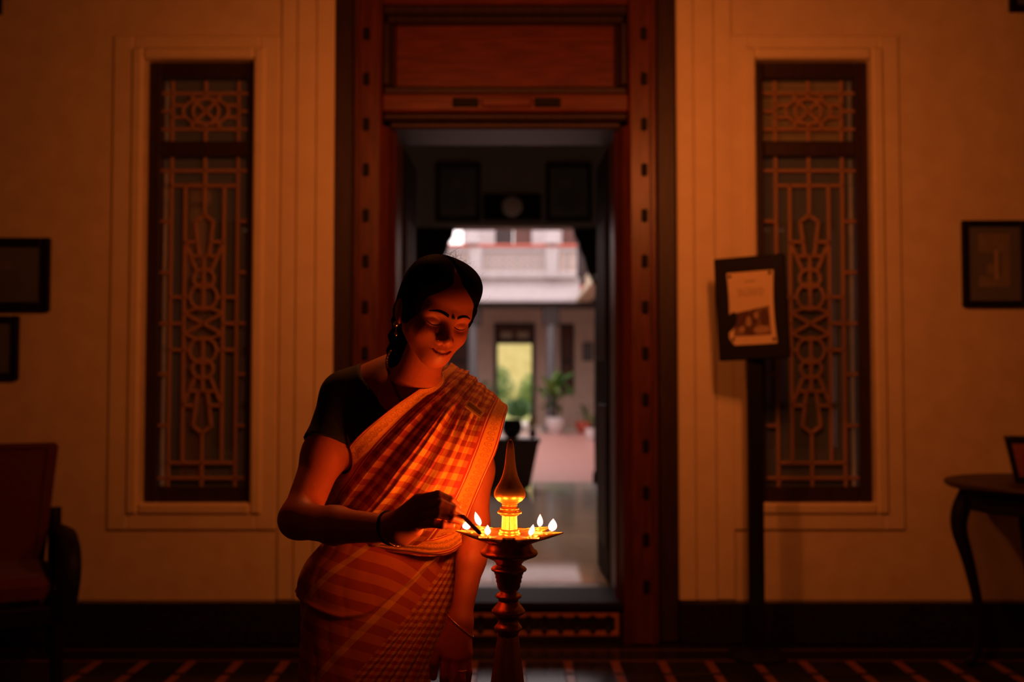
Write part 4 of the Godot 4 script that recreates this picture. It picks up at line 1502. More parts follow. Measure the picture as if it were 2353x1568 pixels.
func skin_tone(p: Vector3) -> Color:
	# p in head space: y up, z out of the face, x to her left. Linear colours
	var c := Color(0.50, 0.118, 0.050)
	var mx := absf(p.x) / 0.0250
	if p.z > 0.065 and mx < 1.1:
		# lips
		var mid := -0.0629 + 0.0064 * mx * mx
		var room := maxf(1.0 - mx * mx, 0.0)
		var top := mid + 0.0072 * room * (1.0 - 0.25 * exp(-pow(p.x / 0.004, 2)))
		var bot := mid - 0.0098 * room
		var k := smoothstep(-0.0012, 0.0012, top - p.y) * smoothstep(-0.0014, 0.0014, p.y - bot)
		c = c.lerp(Color(0.32, 0.052, 0.036), k * 0.85)
	return c

func on_face(x: float, y: float, prims: Array) -> float:
	# how far the face stands out at that place, in head space
	var z := 0.135
	for k in 26:
		z -= sdf(Vector3(x, y, z), prims) * 0.85
	return z

func face_strip(prims: Array, side: float, brow: bool) -> ArrayMesh:
	var P := PackedVector3Array()
	var n := 18
	for j in n:
		var t := float(j) / (n - 1)
		var x: float
		var y: float
		var w: float
		if brow:
			x = lerpf(0.0105, 0.0500, t)
			y = 0.0190 + 0.0072 * sin(PI * minf(t * 0.86 + 0.04, 1.0)) - 0.0030 * t
			w = lerpf(0.0034, 0.0008, t * t)
		else:
			var u := t * 2.0 - 1.0
			x = 0.0315 + 0.0158 * u
			y = -0.0092 + 0.0046 * u * u
			w = 0.0011 * sqrt(maxf(1.0 - u * u * 0.8, 0.05))
		for q in [1.0, 0.35, -0.35, -1.0]:
			var yy: float = y + w * q
			P.append(Vector3(side * x, yy, on_face(side * x, yy, prims) + (0.0006 if absf(q) < 0.5 else 0.0002)))
	return grid_mesh(P, PackedVector2Array(), 4, n, false, side > 0)

func head_prims() -> Array:
	var q := []
	q.append(ell(Vector3(0, 0.030, -0.012), Vector3(0.0715, 0.082, 0.093), 0.02))
	q.append(ell(Vector3(0, 0.045, 0.030), Vector3(0.058, 0.052, 0.056), 0.03))
	q.append(ell(Vector3(0, -0.034, 0.030), Vector3(0.0570, 0.062, 0.056), 0.035))
	for s in [-1.0, 1.0]:
		q.append(cap(Vector3(s * 0.047, -0.046, 0.006), Vector3(s * 0.013, -0.083, 0.060), 0.017, 0.0155, 0.03))
		q.append(cap(Vector3(s * 0.0365, -0.0305, 0.0595), Vector3(s * 0.046, -0.024, 0.044), 0.022, 0.019, 0.026))
		q.append(cap(Vector3(s * 0.010, 0.016, 0.080), Vector3(s * 0.043, 0.018, 0.064), 0.0095, 0.010, 0.02))
	q.append(ell(Vector3(0, -0.085, 0.066), Vector3(0.018, 0.0155, 0.0165), 0.028))
	q.append(ell(Vector3(0, -0.060, 0.066), Vector3(0.030, 0.027, 0.027), 0.025))
	for s in [-1.0, 1.0]:
		q.append(ell(Vector3(s * 0.031, -0.001, 0.098), Vector3(0.020, 0.0135, 0.022), 0.014, Basis(), true))
		q.append(ell(Vector3(s * 0.0315, -0.003, 0.0660), Vector3(0.0165, 0.0128, 0.0148), 0.005))
	# nose
	q.append(cap(Vector3(0, 0.010, 0.084), Vector3(0, -0.028, 0.1035), 0.0058, 0.0080, 0.014))
	q.append(ell(Vector3(0, -0.034, 0.1025), Vector3(0.0100, 0.0085, 0.0095), 0.008))
	for s in [-1.0, 1.0]:
		q.append(ell(Vector3(s * 0.0120, -0.0365, 0.0930), Vector3(0.0070, 0.0068, 0.0095), 0.006))
	for s in [-1.0, 1.0]:
		q.append(ell(Vector3(s * 0.0062, -0.0435, 0.0975), Vector3(0.0026, 0.0022, 0.0034), 0.003, Basis(), true))
	# mouth: upper and lower lip, gap, smile folds
	for s in [-1.0, 1.0]:
		q.append(cap(Vector3(s * 0.0045, -0.0580, 0.0905), Vector3(s * 0.0222, -0.0560, 0.0828), 0.0050, 0.0022, 0.005))
		q.append(cap(Vector3(s * 0.0010, -0.0690, 0.0895), Vector3(s * 0.0208, -0.0602, 0.0822), 0.0058, 0.0024, 0.006))
	for s in [-1.0, 1.0]:
		q.append(cap(Vector3(0, -0.0630, 0.0985), Vector3(s * 0.014, -0.0612, 0.0935), 0.0022, 0.0020, 0.003, true))
		q.append(cap(Vector3(s * 0.014, -0.0612, 0.0935), Vector3(s * 0.0245, -0.0564, 0.0850), 0.0020, 0.0017, 0.003, true))
	# ears
	for s in [-1.0, 1.0]:
		q.append(ell(Vector3(s * 0.0745, -0.012, -0.016), Vector3(0.0075, 0.030, 0.0175), 0.008, Basis(Vector3(0, 1, 0), -s * 0.35)))
		q.append(ell(Vector3(s * 0.0800, -0.008, -0.010), Vector3(0.004, 0.017, 0.008), 0.005, Basis(), true))
		q.append(ell(Vector3(s * 0.0735, -0.040, -0.010), Vector3(0.0055, 0.009, 0.007), 0.006))
	return q

# body landmarks: measured in the photograph, each with its distance
func lm(px: float, py: float, d: float) -> Vector3:
	return at(px, py, d)

func torso_prims(g: float) -> Array:
	var yaw := Basis(Vector3(0, 1, 0), deg_to_rad(14))
	var q := []
	q.append(ell(lm(915, 990, 2.215), Vector3(0.138, 0.155, 0.092) + Vector3.ONE * g, 0.03, yaw))
	q.append(ell(lm(905, 1165, 2.225), Vector3(0.118, 0.135, 0.086) + Vector3.ONE * g, 0.05, yaw))
	q.append(ell(lm(868, 1345, 2.24), Vector3(0.150, 0.15, 0.115) + Vector3.ONE * g, 0.06, yaw))
	for p in [lm(868, 1015, 2.155), lm(985, 1010, 2.145)]:
		q.append(ell(p, Vector3(0.058, 0.060, 0.050) + Vector3.ONE * g, 0.03))
	# shoulders and the slope of the neck
	q.append(cap(lm(940, 890, 2.205), lm(798, 912, 2.205), 0.050 + g, 0.047 + g, 0.04))
	q.append(cap(lm(950, 895, 2.205), lm(1082, 945, 2.205), 0.046 + g, 0.038 + g, 0.04))
	q.append(cap(lm(930, 835, 2.215), lm(850, 880, 2.215), 0.030 + g, 0.030 + g, 0.04))
	q.append(cap(lm(965, 835, 2.21), lm(1040, 890, 2.205), 0.030 + g, 0.030 + g, 0.04))
	return q

func neck_prims() -> Array:
	return [cap(lm(944, 905, 2.180), lm(984, 796, 2.020), 0.048, 0.0420, 0.03), cap(lm(925, 898, 2.130), lm(985, 908, 2.125), 0.030, 0.028, 0.05)]

func right_arm(g: float, upper_only := false) -> Array:
	var q := [cap(lm(793, 912, 2.195), lm(745, 1045, 2.13), 0.047 + g, 0.043 + g, 0.03), cap(lm(745, 1045, 2.13), lm(688, 1192, 2.02), 0.043 + g, 0.036 + g, 0.03)]
	if not upper_only:
		q.append(cap(lm(684, 1196, 2.015), lm(770, 1208, 1.945), 0.036, 0.035, 0.025))
		q.append(cap(lm(770, 1208, 1.945), lm(902, 1216, 1.830), 0.035, 0.0245, 0.02))
	return q

func left_arm(g: float, upper_only := false) -> Array:
	var q := [cap(lm(1086, 952, 2.20), lm(1094, 1080, 2.165), 0.038 + g, 0.035 + g, 0.03), cap(lm(1094, 1080, 2.165), lm(1090, 1205, 2.14), 0.035 + g, 0.030 + g, 0.03)]
	if not upper_only:
		q.append(cap(lm(1090, 1205, 2.14), lm(1083, 1285, 2.115), 0.030, 0.0290, 0.02))
		q.append(cap(lm(1083, 1285, 2.115), lm(1057, 1428, 2.07), 0.0290, 0.0215, 0.02))
	return q

func right_hand() -> Array:
	var q := []
	var wr := lm(902, 1216, 1.830)
	# knuckles of the back of the hand, then each finger as a chain of three
	var F := [
		[[962, 1150, 1.808], [1006, 1139, 1.790], [1034, 1151, 1.795], [1051, 1164, 1.805], 0.0092],
		[[966, 1168, 1.803], [1009, 1157, 1.780], [1041, 1170, 1.788], [1059, 1183, 1.799], 0.0093],
		[[965, 1187, 1.803], [1006, 1180, 1.779], [1038, 1189, 1.785], [1059, 1198, 1.796], 0.0090],
		[[957, 1206, 1.806], [995, 1203, 1.784], [1016, 1207, 1.785], [1038, 1208, 1.793], 0.0080]]
	for f in F:
		var r: float = f[4]
		var a := lm(f[0][0], f[0][1], f[0][2])
		q.append(cap(wr.lerp(a, 0.12), a, 0.0205, 0.0125, 0.014))
		q.append(cap(a, lm(f[1][0], f[1][1], f[1][2]), r * 1.15, r, 0.003))
		q.append(cap(lm(f[1][0], f[1][1], f[1][2]), lm(f[2][0], f[2][1], f[2][2]), r * 1.02, r * 0.92, 0.002))
		q.append(cap(lm(f[2][0], f[2][1], f[2][2]), lm(f[3][0], f[3][1], f[3][2]), r * 0.92, r * 0.78, 0.002))
	# heel of the hand and the thumb, which closes on the taper from behind
	q.append(cap(lm(925, 1226, 1.835), lm(952, 1214, 1.830), 0.023, 0.017, 0.015))
	q.append(cap(lm(920, 1195, 1.850), lm(964, 1172, 1.845), 0.018, 0.015, 0.012))
	q.append(cap(lm(964, 1172, 1.845), lm(1015, 1176, 1.832), 0.0125, 0.0105, 0.004))
	q.append(cap(lm(1015, 1176, 1.832), lm(1053, 1192, 1.820), 0.0105, 0.0082, 0.003))
	return q

func left_hand() -> Array:
	var q := []
	var wr := lm(1057, 1428, 2.07)
	var F := [
		[[1025, 1507, 2.040], [1020, 1556, 2.030], [1019, 1592, 2.036], [1021, 1618, 2.044], 0.0088],
		[[1043, 1513, 2.036], [1041, 1566, 2.024], [1039, 1606, 2.030], [1039, 1636, 2.040], 0.0090],
		[[1060, 1511, 2.040], [1061, 1562, 2.030], [1058, 1600, 2.036], [1056, 1628, 2.046], 0.0086],
		[[1074, 1502, 2.048], [1077, 1545, 2.042], [1074, 1572, 2.048], [1071, 1594, 2.056], 0.0076]]
	for f in F:
		var r: float = f[4]
		var a := lm(f[0][0], f[0][1], f[0][2])
		q.append(cap(wr.lerp(a, 0.10), a, 0.0195, 0.0115, 0.014))
		q.append(cap(a, lm(f[1][0], f[1][1], f[1][2]), r * 1.1, r, 0.003))
		q.append(cap(lm(f[1][0], f[1][1], f[1][2]), lm(f[2][0], f[2][1], f[2][2]), r, r * 0.92, 0.002))
		q.append(cap(lm(f[2][0], f[2][1], f[2][2]), lm(f[3][0], f[3][1], f[3][2]), r * 0.92, r * 0.78, 0.002))
	q.append(cap(lm(1040, 1448, 2.062), lm(1012, 1488, 2.050), 0.0165, 0.0130, 0.014))
	q.append(cap(lm(1012, 1488, 2.050), lm(998, 1524, 2.046), 0.0112, 0.0100, 0.004))
	q.append(cap(lm(998, 1524, 2.046), lm(996, 1556, 2.050), 0.0100, 0.0078, 0.003))
	return q

func bounds(pts: Array, pad: float) -> AABB:
	var b := AABB(pts[0], Vector3.ZERO)
	for p in pts:
		b = b.expand(p)
	return b.grow(pad)

func net_in(prims: Array, b: AABB, cell: float, out: Dictionary) -> void:
	nets(prims, b.position, b.end, cell, out)

# skirt of the sari as rings: row, left and right edge (measured), distance, half depth
const SKIRT := [[1212, 772, 1056, 2.225, 0.100], [1250, 742, 1056, 2.230, 0.112], [1290, 708, 1055, 2.235, 0.124], [1335, 690, 1052, 2.240, 0.132], [1380, 693, 1042, 2.240, 0.136], [1440, 694, 1024, 2.240, 0.138], [1510, 690, 1000, 2.235, 0.140], [1570, 688, 982, 2.230, 0.142], [1750, 690, 968, 2.230, 0.146], [1950, 676, 975, 2.230, 0.155], [2150, 650, 985, 2.230, 0.170]]

func skirt_row(py: float) -> Array:
	# centre, half width, half depth
	var i := 0
	while i < SKIRT.size() - 2 and SKIRT[i + 1][0] < py:
		i += 1
	var a: Array = SKIRT[i]
	var b: Array = SKIRT[i + 1]
	var a0: Array = SKIRT[maxi(i - 1, 0)]
	var b1: Array = SKIRT[mini(i + 2, SKIRT.size() - 1)]
	var t := clampf((py - a[0]) / (b[0] - a[0]), 0.0, 1.0)
	var v := []
	for k in range(1, 5):
		v.append(cubic_interpolate(a[k], b[k], a0[k], b1[k], t))
	var l := lm(v[0], py, v[2])
	var r := lm(v[1], py, v[2])
	return [(l + r) / 2, (r.x - l.x) / 2, v[3]]

func skirt_front(py: float, px: float) -> Vector3:
	# point on the front of the skirt under that line of sight
	var row := skirt_row(py)
	var c: Vector3 = row[0]
	var p := lm(px, py, -c.z)
	for k in 3:
		var u := clampf((p.x - c.x) / row[1], -0.985, 0.985)
		p = lm(px, py, -(c.z + row[2] * sqrt(1.0 - u * u)))
	return p

func cloth(tex: Texture2D, rough := 0.82, through := 0.12) -> StandardMaterial3D:
	var m := StandardMaterial3D.new()
	m.albedo_texture = tex
	m.roughness = rough
	m.rim_enabled = true
	m.rim = 0.25
	m.rim_tint = 0.8
	m.backlight_enabled = true
	m.backlight = Color(through, through, through)
	m.texture_filter = BaseMaterial3D.TEXTURE_FILTER_LINEAR_WITH_MIPMAPS
	return m

const YELLOW := Color(0.78, 0.38, 0.052)
const MIDDLE := Color(0.58, 0.140, 0.036)
const DEEP := Color(0.36, 0.034, 0.030)
const CRIMSON := Color(0.42, 0.022, 0.022)

func check_tex(w: int, h: int, u_squares: float, v_squares: float, borders: bool) -> ImageTexture:
	var im := Image.create(w, h, false, Image.FORMAT_RGBA8)
	var n := FastNoiseLite.new()
	n.seed = 4
	n.frequency = 0.05
	var r := RandomNumberGenerator.new()
	r.seed = 9
	for j in h:
		var v := float(j) / h
		for i in w:
			var u := float(i) / w
			var a := fposmod(u * u_squares, 2.0) < 1.0
			var b := fposmod(v * v_squares, 2.0) < 1.0
			var c := YELLOW if a and b else (DEEP if not a and not b else MIDDLE)
			if borders:
				if u < 0.014 or u > 0.986:
					c = CRIMSON
				elif u < 0.022 or u > 0.976:
					c = Color(0.95, 0.55, 0.18)
				elif u < 0.030 or u > 0.962:
					c = CRIMSON
				elif u < 0.150 or u > 0.850:
					# woven gold band with a scroll
					var bu := (u - 0.030) / 0.12 if u < 0.5 else (u - 0.850) / 0.112
					c = Color(0.80, 0.32, 0.05)
					var th := v * 16.0
					var sc := 0.5 + 0.26 * sin(th * TAU)
					if absf(bu - sc) < 0.05 or absf(Vector2((fposmod(th, 1.0) - 0.25) * 1.3, bu - 0.42).length() - 0.16) < 0.035 or absf(Vector2((fposmod(th, 1.0) - 0.75) * 1.3, bu - 0.58).length() - 0.16) < 0.035:
						c = Color(0.60, 0.19, 0.03)
				elif u < 0.162 or u > 0.836:
					c = CRIMSON
				elif u < 0.168 or u > 0.829:
					c = Color(0.95, 0.55, 0.18)
				elif u < 0.182 or u > 0.812:
					c = CRIMSON
			var g := 1.0 + 0.10 * n.get_noise_2d(i * 3.0, j * 3.0) + r.randf_range(-0.04, 0.04)
			im.set_pixel(i, j, Color(minf(c.r * g, 1.0), c.g * g, c.b * g).linear_to_srgb())
	return ImageTexture.create_from_image(im)

func stripe_tex() -> ImageTexture:
	# wide woven bands crossed by a few thin yellow threads; one repeat is 0.16 m
	var im := Image.create(512, 512, false, Image.FORMAT_RGBA8)
	var r := RandomNumberGenerator.new()
	r.seed = 19
	for j in 512:
		var v := j / 512.0
		for i in 512:
			var u := i / 512.0
			var band := fposmod(v * 4.0, 1.0)
			var c := MIDDLE if band < 0.5 else DEEP
			c = c.lerp(Color(0.55, 0.10, 0.035), 0.25)
			var line := absf(u - 0.5)
			if line < 0.055:
				c = c.lerp(YELLOW, 0.85 if band < 0.5 else 0.55)
			var g := 1.0 + r.randf_range(-0.05, 0.05)
			im.set_pixel(i, j, Color(minf(c.r * g, 1.0), c.g * g, c.b * g).linear_to_srgb())
	return ImageTexture.create_from_image(im)

func off_body(P: PackedVector3Array, prims: Array, gap: float) -> PackedVector3Array:
	# cloth never sinks into what it covers
	for i in P.size():
		var d := sdf(P[i], prims)
		if d < gap and d > -0.05:
			var e := 0.004
			var g := Vector3(sdf(P[i] + Vector3(e, 0, 0), prims) - d, sdf(P[i] + Vector3(0, e, 0), prims) - d, sdf(P[i] + Vector3(0, 0, e), prims) - d)
			P[i] += g.normalized() * (gap - d)
	return P

func on_body(px: float, py: float, prims: Array, gap: float) -> Vector3:
	var far := lm(px, py, 2.6)
	var eye := Vector3(0, EYE, 0)
	var dir := (far - eye).normalized()
	var t := 1.7
	for k in 40:
		t += sdf(eye + dir * t, prims) * 0.8
	return eye + dir * (t - gap) if t < 2.6 else lm(px, py, 2.14)

func bumped(P: PackedVector3Array, nu: int, nv: int, D: PackedFloat32Array, sign: float) -> PackedVector3Array:
	# moves each point of a grid along its normal
	var out := PackedVector3Array()
	out.resize(P.size())
	for j in nv:
		for i in nu:
			var a := P[j * nu + maxi(i - 1, 0)]
			var b := P[j * nu + mini(i + 1, nu - 1)]
			var c := P[maxi(j - 1, 0) * nu + i]
			var d := P[mini(j + 1, nv - 1) * nu + i]
			var n := (b - a).cross(d - c).normalized() * sign
			out[j * nu + i] = P[j * nu + i] + n * D[j * nu + i]
	return out

func pallu_mesh(base: Vector3) -> ArrayMesh:
	# the loose end: from the right hip across the chest and over the left shoulder.
	# rows of points along the cloth, one row for each step across its width
	var G := [
		[[716, 1190, 2.275], [760, 1092, 2.200], [815, 1012, 2.088], [888, 948, 2.050], [965, 893, 2.068], [1022, 850, 2.150], [1032, 846, 2.23], [1020, 930, 2.31]],
		[[738, 1212, 2.225], [804, 1122, 2.135], [864, 1042, 2.080], [934, 966, 2.060], [1000, 906, 2.086], [1050, 858, 2.150], [1058, 854, 2.23], [1045, 950, 2.31]],
		[[790, 1234, 2.165], [860, 1152, 2.085], [922, 1076, 2.040], [982, 990, 2.035], [1030, 925, 2.075], [1076, 873, 2.150], [1084, 870, 2.23], [1070, 960, 2.31]],
		[[862, 1250, 2.115], [928, 1182, 2.050], [985, 1102, 2.022], [1033, 1012, 2.030], [1068, 942, 2.070], [1102, 893, 2.150], [1108, 890, 2.23], [1095, 970, 2.30]],
		[[952, 1258, 2.092], [1004, 1197, 2.045], [1050, 1112, 2.030], [1086, 1026, 2.042], [1112, 958, 2.078], [1134, 916, 2.150], [1136, 912, 2.22], [1120, 980, 2.28]],
		[[1050, 1256, 2.100], [1076, 1192, 2.090], [1106, 1116, 2.085], [1139, 1040, 2.090], [1160, 965, 2.108], [1167, 940, 2.155], [1160, 935, 2.21], [1140, 990, 2.26]]]
	var nu := 260
	var nv := 150
	var along := []
	for g in G:
		var pts := []
		for q in g:
			pts.append(lm(q[0], q[1], q[2]))
		along.append(spline(pts, nv - 1))
	var P := PackedVector3Array()
	var U := PackedVector2Array()
	var D := PackedFloat32Array()
	var noise := FastNoiseLite.new()
	noise.seed = 12
	noise.frequency = 1.0
	for j in nv:
		var ctrl := []
		for g in along:
			ctrl.append(g[j])
		var row := spline(ctrl, nu - 1)
		var v := float(j) / (nv - 1)
		for i in nu:
			var u := float(i) / (nu - 1)
			P.append(row[i])
			U.append(Vector2(u, v * 1.35))
			# long folds gathered at the shoulder; deep near the neck edge, shallow towards the border
			var ph := u + 0.035 * sin(v * 3.4 + u * 4.0) + 0.030 * noise.get_noise_2d(u * 3.0, v * 1.6)
			# each pleat rises steeply on the neck side and runs out slowly towards the border
			var t1 := fposmod(6.0 * ph + 0.2, 1.0)
			var a := t1 / 0.14 if t1 < 0.14 else 1.0 - (t1 - 0.14) / 0.86
			var t2 := fposmod(15.0 * ph + 0.55, 1.0)
			var b := t2 / 0.22 if t2 < 0.22 else 1.0 - (t2 - 0.22) / 0.78
			var loose := 1.0 - smoothstep(0.45, 0.86, u)
			var held := 1.0 - 0.62 * smoothstep(0.46, 0.66, v)
			var rim := smoothstep(0.10, 0.22, u)
			var amp := lerpf(0.0050, 0.0150, loose) * held * rim * (1.0 - smoothstep(0.80, 0.88, u))
			D.append(amp * (smoothstep(0.0, 1.0, a) - 0.5) + 0.0048 * loose * rim * (1.0 - 0.5 * smoothstep(0.5, 0.66, v)) * (smoothstep(0.0, 1.0, b) - 0.5) + 0.0022 * noise.get_noise_2d(u * 9.0, v * 5.0))
	var Q := off_body(bumped(P, nu, nv, D, -1.0), torso_prims(0.007) + right_arm(0.008, true) + left_arm(0.008, true) + neck_prims(), 0.003)
	for i in Q.size():
		Q[i] -= base
	return grid_mesh(Q, U, nu, nv, false, true)

func skirt_mesh(base: Vector3) -> ArrayMesh:
	var nu := 300
	var nv := 190
	var P := PackedVector3Array()
	var U := PackedVector2Array()
	var noise := FastNoiseLite.new()
	noise.seed = 3
	noise.frequency = 1.0
	for j in nv:
		var t := float(j) / (nv - 1)
		var py := 1212.0 + (2180.0 - 1212.0) * pow(t, 1.35)
		var row := skirt_row(py)
		var c: Vector3 = row[0]
		for i in nu:
			var th := TAU * i / (nu - 1)
			var x := cos(th)
			var z := sin(th)
			# folds fan out from the left hip, at the right of the picture
			var fan := (py - 1230.0) / 340.0
			var f := sin(9.0 * th + 5.5 * fan + 1.5 * noise.get_noise_2d(x * 2.0, fan * 2.0))
			var amp := 0.0012 + 0.0050 * smoothstep(0.7, 2.4, fan)
			if z < -0.2:
				amp *= 0.6
			var d := amp * (pow(absf(f), 0.8) - 0.5) * 1.6
			# rolled edge of the upper wrap, hanging in a curve across the hip
			var edge := 1385.0 - 34.0 * pow(absf(x + 0.35), 1.5) * 1.6 - (90.0 * maxf(x, 0.0))
			if z > -0.4:
				d += 0.007 * exp(-pow((py - edge) / 6.0, 2)) + 0.004 * smoothstep(edge + 8, edge - 8, py)
			var k: float = 1.0 + d / row[1]
			P.append(c + Vector3(x * row[1] * k, 0, z * row[2] * k) - base)
			var s: float = -th * 0.155
			var drop := (py - 1212.0) / 1030.0
			var right: float = cos(th) * row[1]
			U.append(Vector2((s * 0.9 + drop * 0.75) / 0.16, (drop - 0.22 * right - 0.9 * maxf(right, 0.0) * maxf(right, 0.0) * 3.0) / 0.16))
	return grid_mesh(P, U, nu, nv, true, true)

func pleat_mesh(base: Vector3) -> ArrayMesh:
	# the bundle of narrow pleats that falls from the waist to the lower left
	var rows := [[1268, 1030, 1054], [1310, 1012, 1056], [1360, 975, 1050], [1420, 930, 1034], [1490, 868, 1008], [1568, 800, 984], [1750, 752, 972], [1950, 730, 976], [2175, 712, 986]]
	var nu := 170
	var nv := 110
	var P := PackedVector3Array()
	var U := PackedVector2Array()
	var D := PackedFloat32Array()
	for j in nv:
		var t := float(j) / (nv - 1)
		var py := 1268.0 + (2175.0 - 1268.0) * pow(t, 1.3)
		var i0 := 0
		while i0 < rows.size() - 2 and rows[i0 + 1][0] < py:
			i0 += 1
		var f := clampf((py - rows[i0][0]) / float(rows[i0 + 1][0] - rows[i0][0]), 0.0, 1.0)
		var x0 := lerpf(rows[i0][1], rows[i0 + 1][1], f)
		var x1 := lerpf(rows[i0][2], rows[i0 + 1][2], f)
		for i in nu:
			var u := float(i) / (nu - 1)
			var p := skirt_front(py, lerpf(x0, x1, u))
			P.append(p)
			U.append(Vector2(u * 1.0, (py - 1268.0) / 900.0 * 1.75))
			var a := absf(sin(PI * (6.0 * u + 0.15 * sin(py * 0.02))))
			var edge := minf(u, 1.0 - u)
			D.append(0.004 + 0.0105 * pow(a, 0.8) * smoothstep(0.0, 0.05, edge) - 0.012 * (1.0 - smoothstep(0.0, 0.04, edge)))
	var Q := bumped(P, nu, nv, D, -1.0)
	for i in Q.size():
		Q[i] -= base
	return grid_mesh(Q, U, nu, nv, false, true)

func chain_mesh(path: PackedVector3Array, step: float, r: float) -> ArrayMesh:
	# small twisted links along a path
	var st := surf()
	var walked := 0.0
	var k := 0
	for i in path.size() - 1:
		var a := path[i]
		var b := path[i + 1]
		var l := a.distance_to(b)
		while walked < l:
			var p := a.lerp(b, walked / l)
			var d := (b - a).normalized()
			var side := d.cross(Vector3(0, 0, 1) if k % 2 == 0 else Vector3(0.6, 0.8, 0.3)).normalized()
			var m := tube(PackedVector3Array([p - d * step * 0.62 - side * r * 0.5, p, p + d * step * 0.62 + side * r * 0.5]), [r * 0.7, r, r * 0.7], 6)
			st.append_from(m, 0, Transform3D())
			walked += step
			k += 1
		walked -= l
	return st.commit()

func loop_round(a: Vector3, axis: Vector3, r1: float, r2: float, tilt: Vector3, n := 40) -> PackedVector3Array:
	var w := axis.normalized()
	var u := w.cross(Vector3(0, 0, 1) if absf(w.z) < 0.8 else Vector3(0, 1, 0)).normalized()
	var v := w.cross(u)
	var out := PackedVector3Array()
	for i in n + 1:
		var t := TAU * i / n
		var p := u * cos(t) * r1 + v * sin(t) * r2
		out.append(a + p + w * p.dot(tilt))
	return out

func woman() -> void:
	var base := Vector3(-0.62, 0.0, -2.22)
	base = Vector3(lm(840, 1500, 2.22).x, 0.0, -2.22)
	var o := thing("person", "woman in an orange checked sari and black blouse, lighting the lamp with a taper", "person", base)
	skull = Transform3D((Basis(Vector3(0, 0, 1), deg_to_rad(-10)) * Basis(Vector3(0, 1, 0), deg_to_rad(29)) * Basis(Vector3(1, 0, 0), deg_to_rad(18))).scaled(Vector3.ONE * HEAD), lm(1001, 716, 1.984))
	var skin := StandardMaterial3D.new()
	skin.albedo_color = Color.WHITE
	skin.vertex_color_use_as_albedo = true
	skin.roughness = 0.52
	skin.subsurf_scatter_enabled = true
	skin.subsurf_scatter_strength = 0.12
	# one continuous body: trunk and limbs on a coarse grid, head and hands on fine ones
	var net := net_start()
	var fl := skull.affine_inverse()
	var body := torso_prims(0.0) + neck_prims() + right_arm(0.0) + left_arm(0.0)
	nets(body, Vector3(lm(625, 1300, 2.0).x, 0.735, -2.36), Vector3(lm(1150, 1300, 2.1).x, lm(900, 815, 2.1).y, -1.79), 0.0080, net)
	var hips := [ell(lm(868, 1345, 2.24), Vector3(0.150, 0.15, 0.115), 0.06)]
	for s in [[800, 780], [915, 905]]:
		hips.append(cap(lm(s[0], 1400, 2.24), lm(s[1], 1750, 2.235), 0.075, 0.052, 0.03))
		hips.append(cap(lm(s[1], 1750, 2.235), Vector3(lm(s[1], 2100, 2.24).x, 0.07, -2.245), 0.050, 0.034, 0.03))
		hips.append(cap(Vector3(lm(s[1], 2100, 2.24).x, 0.032, -2.245), Vector3(lm(s[1], 2100, 2.24).x + 0.03, 0.020, -2.10), 0.032, 0.020, 0.02))
	nets(hips, Vector3(lm(690, 1300, 2.24).x - 0.05, -0.004, -2.40), Vector3(lm(1050, 1300, 2.24).x + 0.05, 0.96, -2.04), 0.015, net)
	for i in net.c.size():
		net.c[i] = Color(0.50, 0.118, 0.050)
	var hp := head_prims()
	for q in moved(neck_prims(), fl):
		q.ra /= HEAD
		q.rb /= HEAD
		hp.append(q)
	var first: int = net.c.size()
	nets(hp, Vector3(-0.092, -0.135, -0.118), Vector3(0.092, 0.118, 0.122), 0.0022, net, skull, 1)
	first = net.c.size()
	var rh := right_hand()
	rh.append(right_arm(0.0)[3])
	nets(rh, lm(880, 1265, 1.86) - Vector3(0, 0, 0.06), lm(1080, 1114, 1.82) + Vector3(0, 0, 0.06), 0.0026, net)
	var lh := left_hand()
	lh.append(left_arm(0.0)[3])
	nets(lh, lm(975, 1660, 2.08) - Vector3(0, 0, 0.03), lm(1100, 1395, 2.05) + Vector3(0, 0, 0.06), 0.0028, net)
	for i in range(first, net.c.size()):
		net.c[i] = Color(0.50, 0.118, 0.050)
	part("body", net_mesh(net, base), skin, o)
	# blouse: trunk and two short sleeves
	var black := mat(0.011, 0.008, 0.008, 0.85)
	var bn := net_start()
	var tb := torso_prims(0.005)
	tb.append(cap(lm(793, 912, 2.195), lm(772, 972, 2.166), 0.0525, 0.0505, 0.03))
	tb.append(cap(lm(1086, 952, 2.20), lm(1090, 1010, 2.185), 0.043, 0.042, 0.03))
	tb.append(ell(lm(1012, 742, 2.13), Vector3(0.206, 0.206, 0.30), 0.004, Basis(), true))
	tb.append(half(Vector3(0, -1, 0), lm(900, 1190, 2.2)))
	nets(tb, Vector3(lm(720, 1100, 2.2).x, lm(900, 1205, 2.2).y, -2.36), Vector3(lm(1150, 1100, 2.2).x, lm(900, 820, 2.2).y, -2.02), 0.0065, bn)
	var sl := right_arm(0.0058, true)
	var ax := (lm(745, 1045, 2.13) - lm(793, 912, 2.195)).normalized()
	sl.append(half(ax, lm(750, 1024, 2.14), 0.003))
	nets(sl, lm(690, 1080, 2.2) - Vector3(0, 0, 0.08), lm(850, 850, 2.15) + Vector3(0, 0, 0.10), 0.005, bn)
	var sl2 := left_arm(0.0058, true)
	sl2.append(half(Vector3(0, -1, 0), lm(1094, 1050, 2.16), 0.003))
	nets(sl2, lm(1030, 1070, 2.2) - Vector3(0, 0, 0.08), lm(1160, 880, 2.15) + Vector3(0, 0, 0.06), 0.006, bn)
	part("blouse", net_mesh(bn, base, false), black, o)
	# sari
	var checks := cloth(check_tex(1024, 768, 27.0, 30.0, true))
	part("sari_loose_end", pallu_mesh(base), checks, o)
	part("sari_skirt", skirt_mesh(base), cloth(stripe_tex()), o)
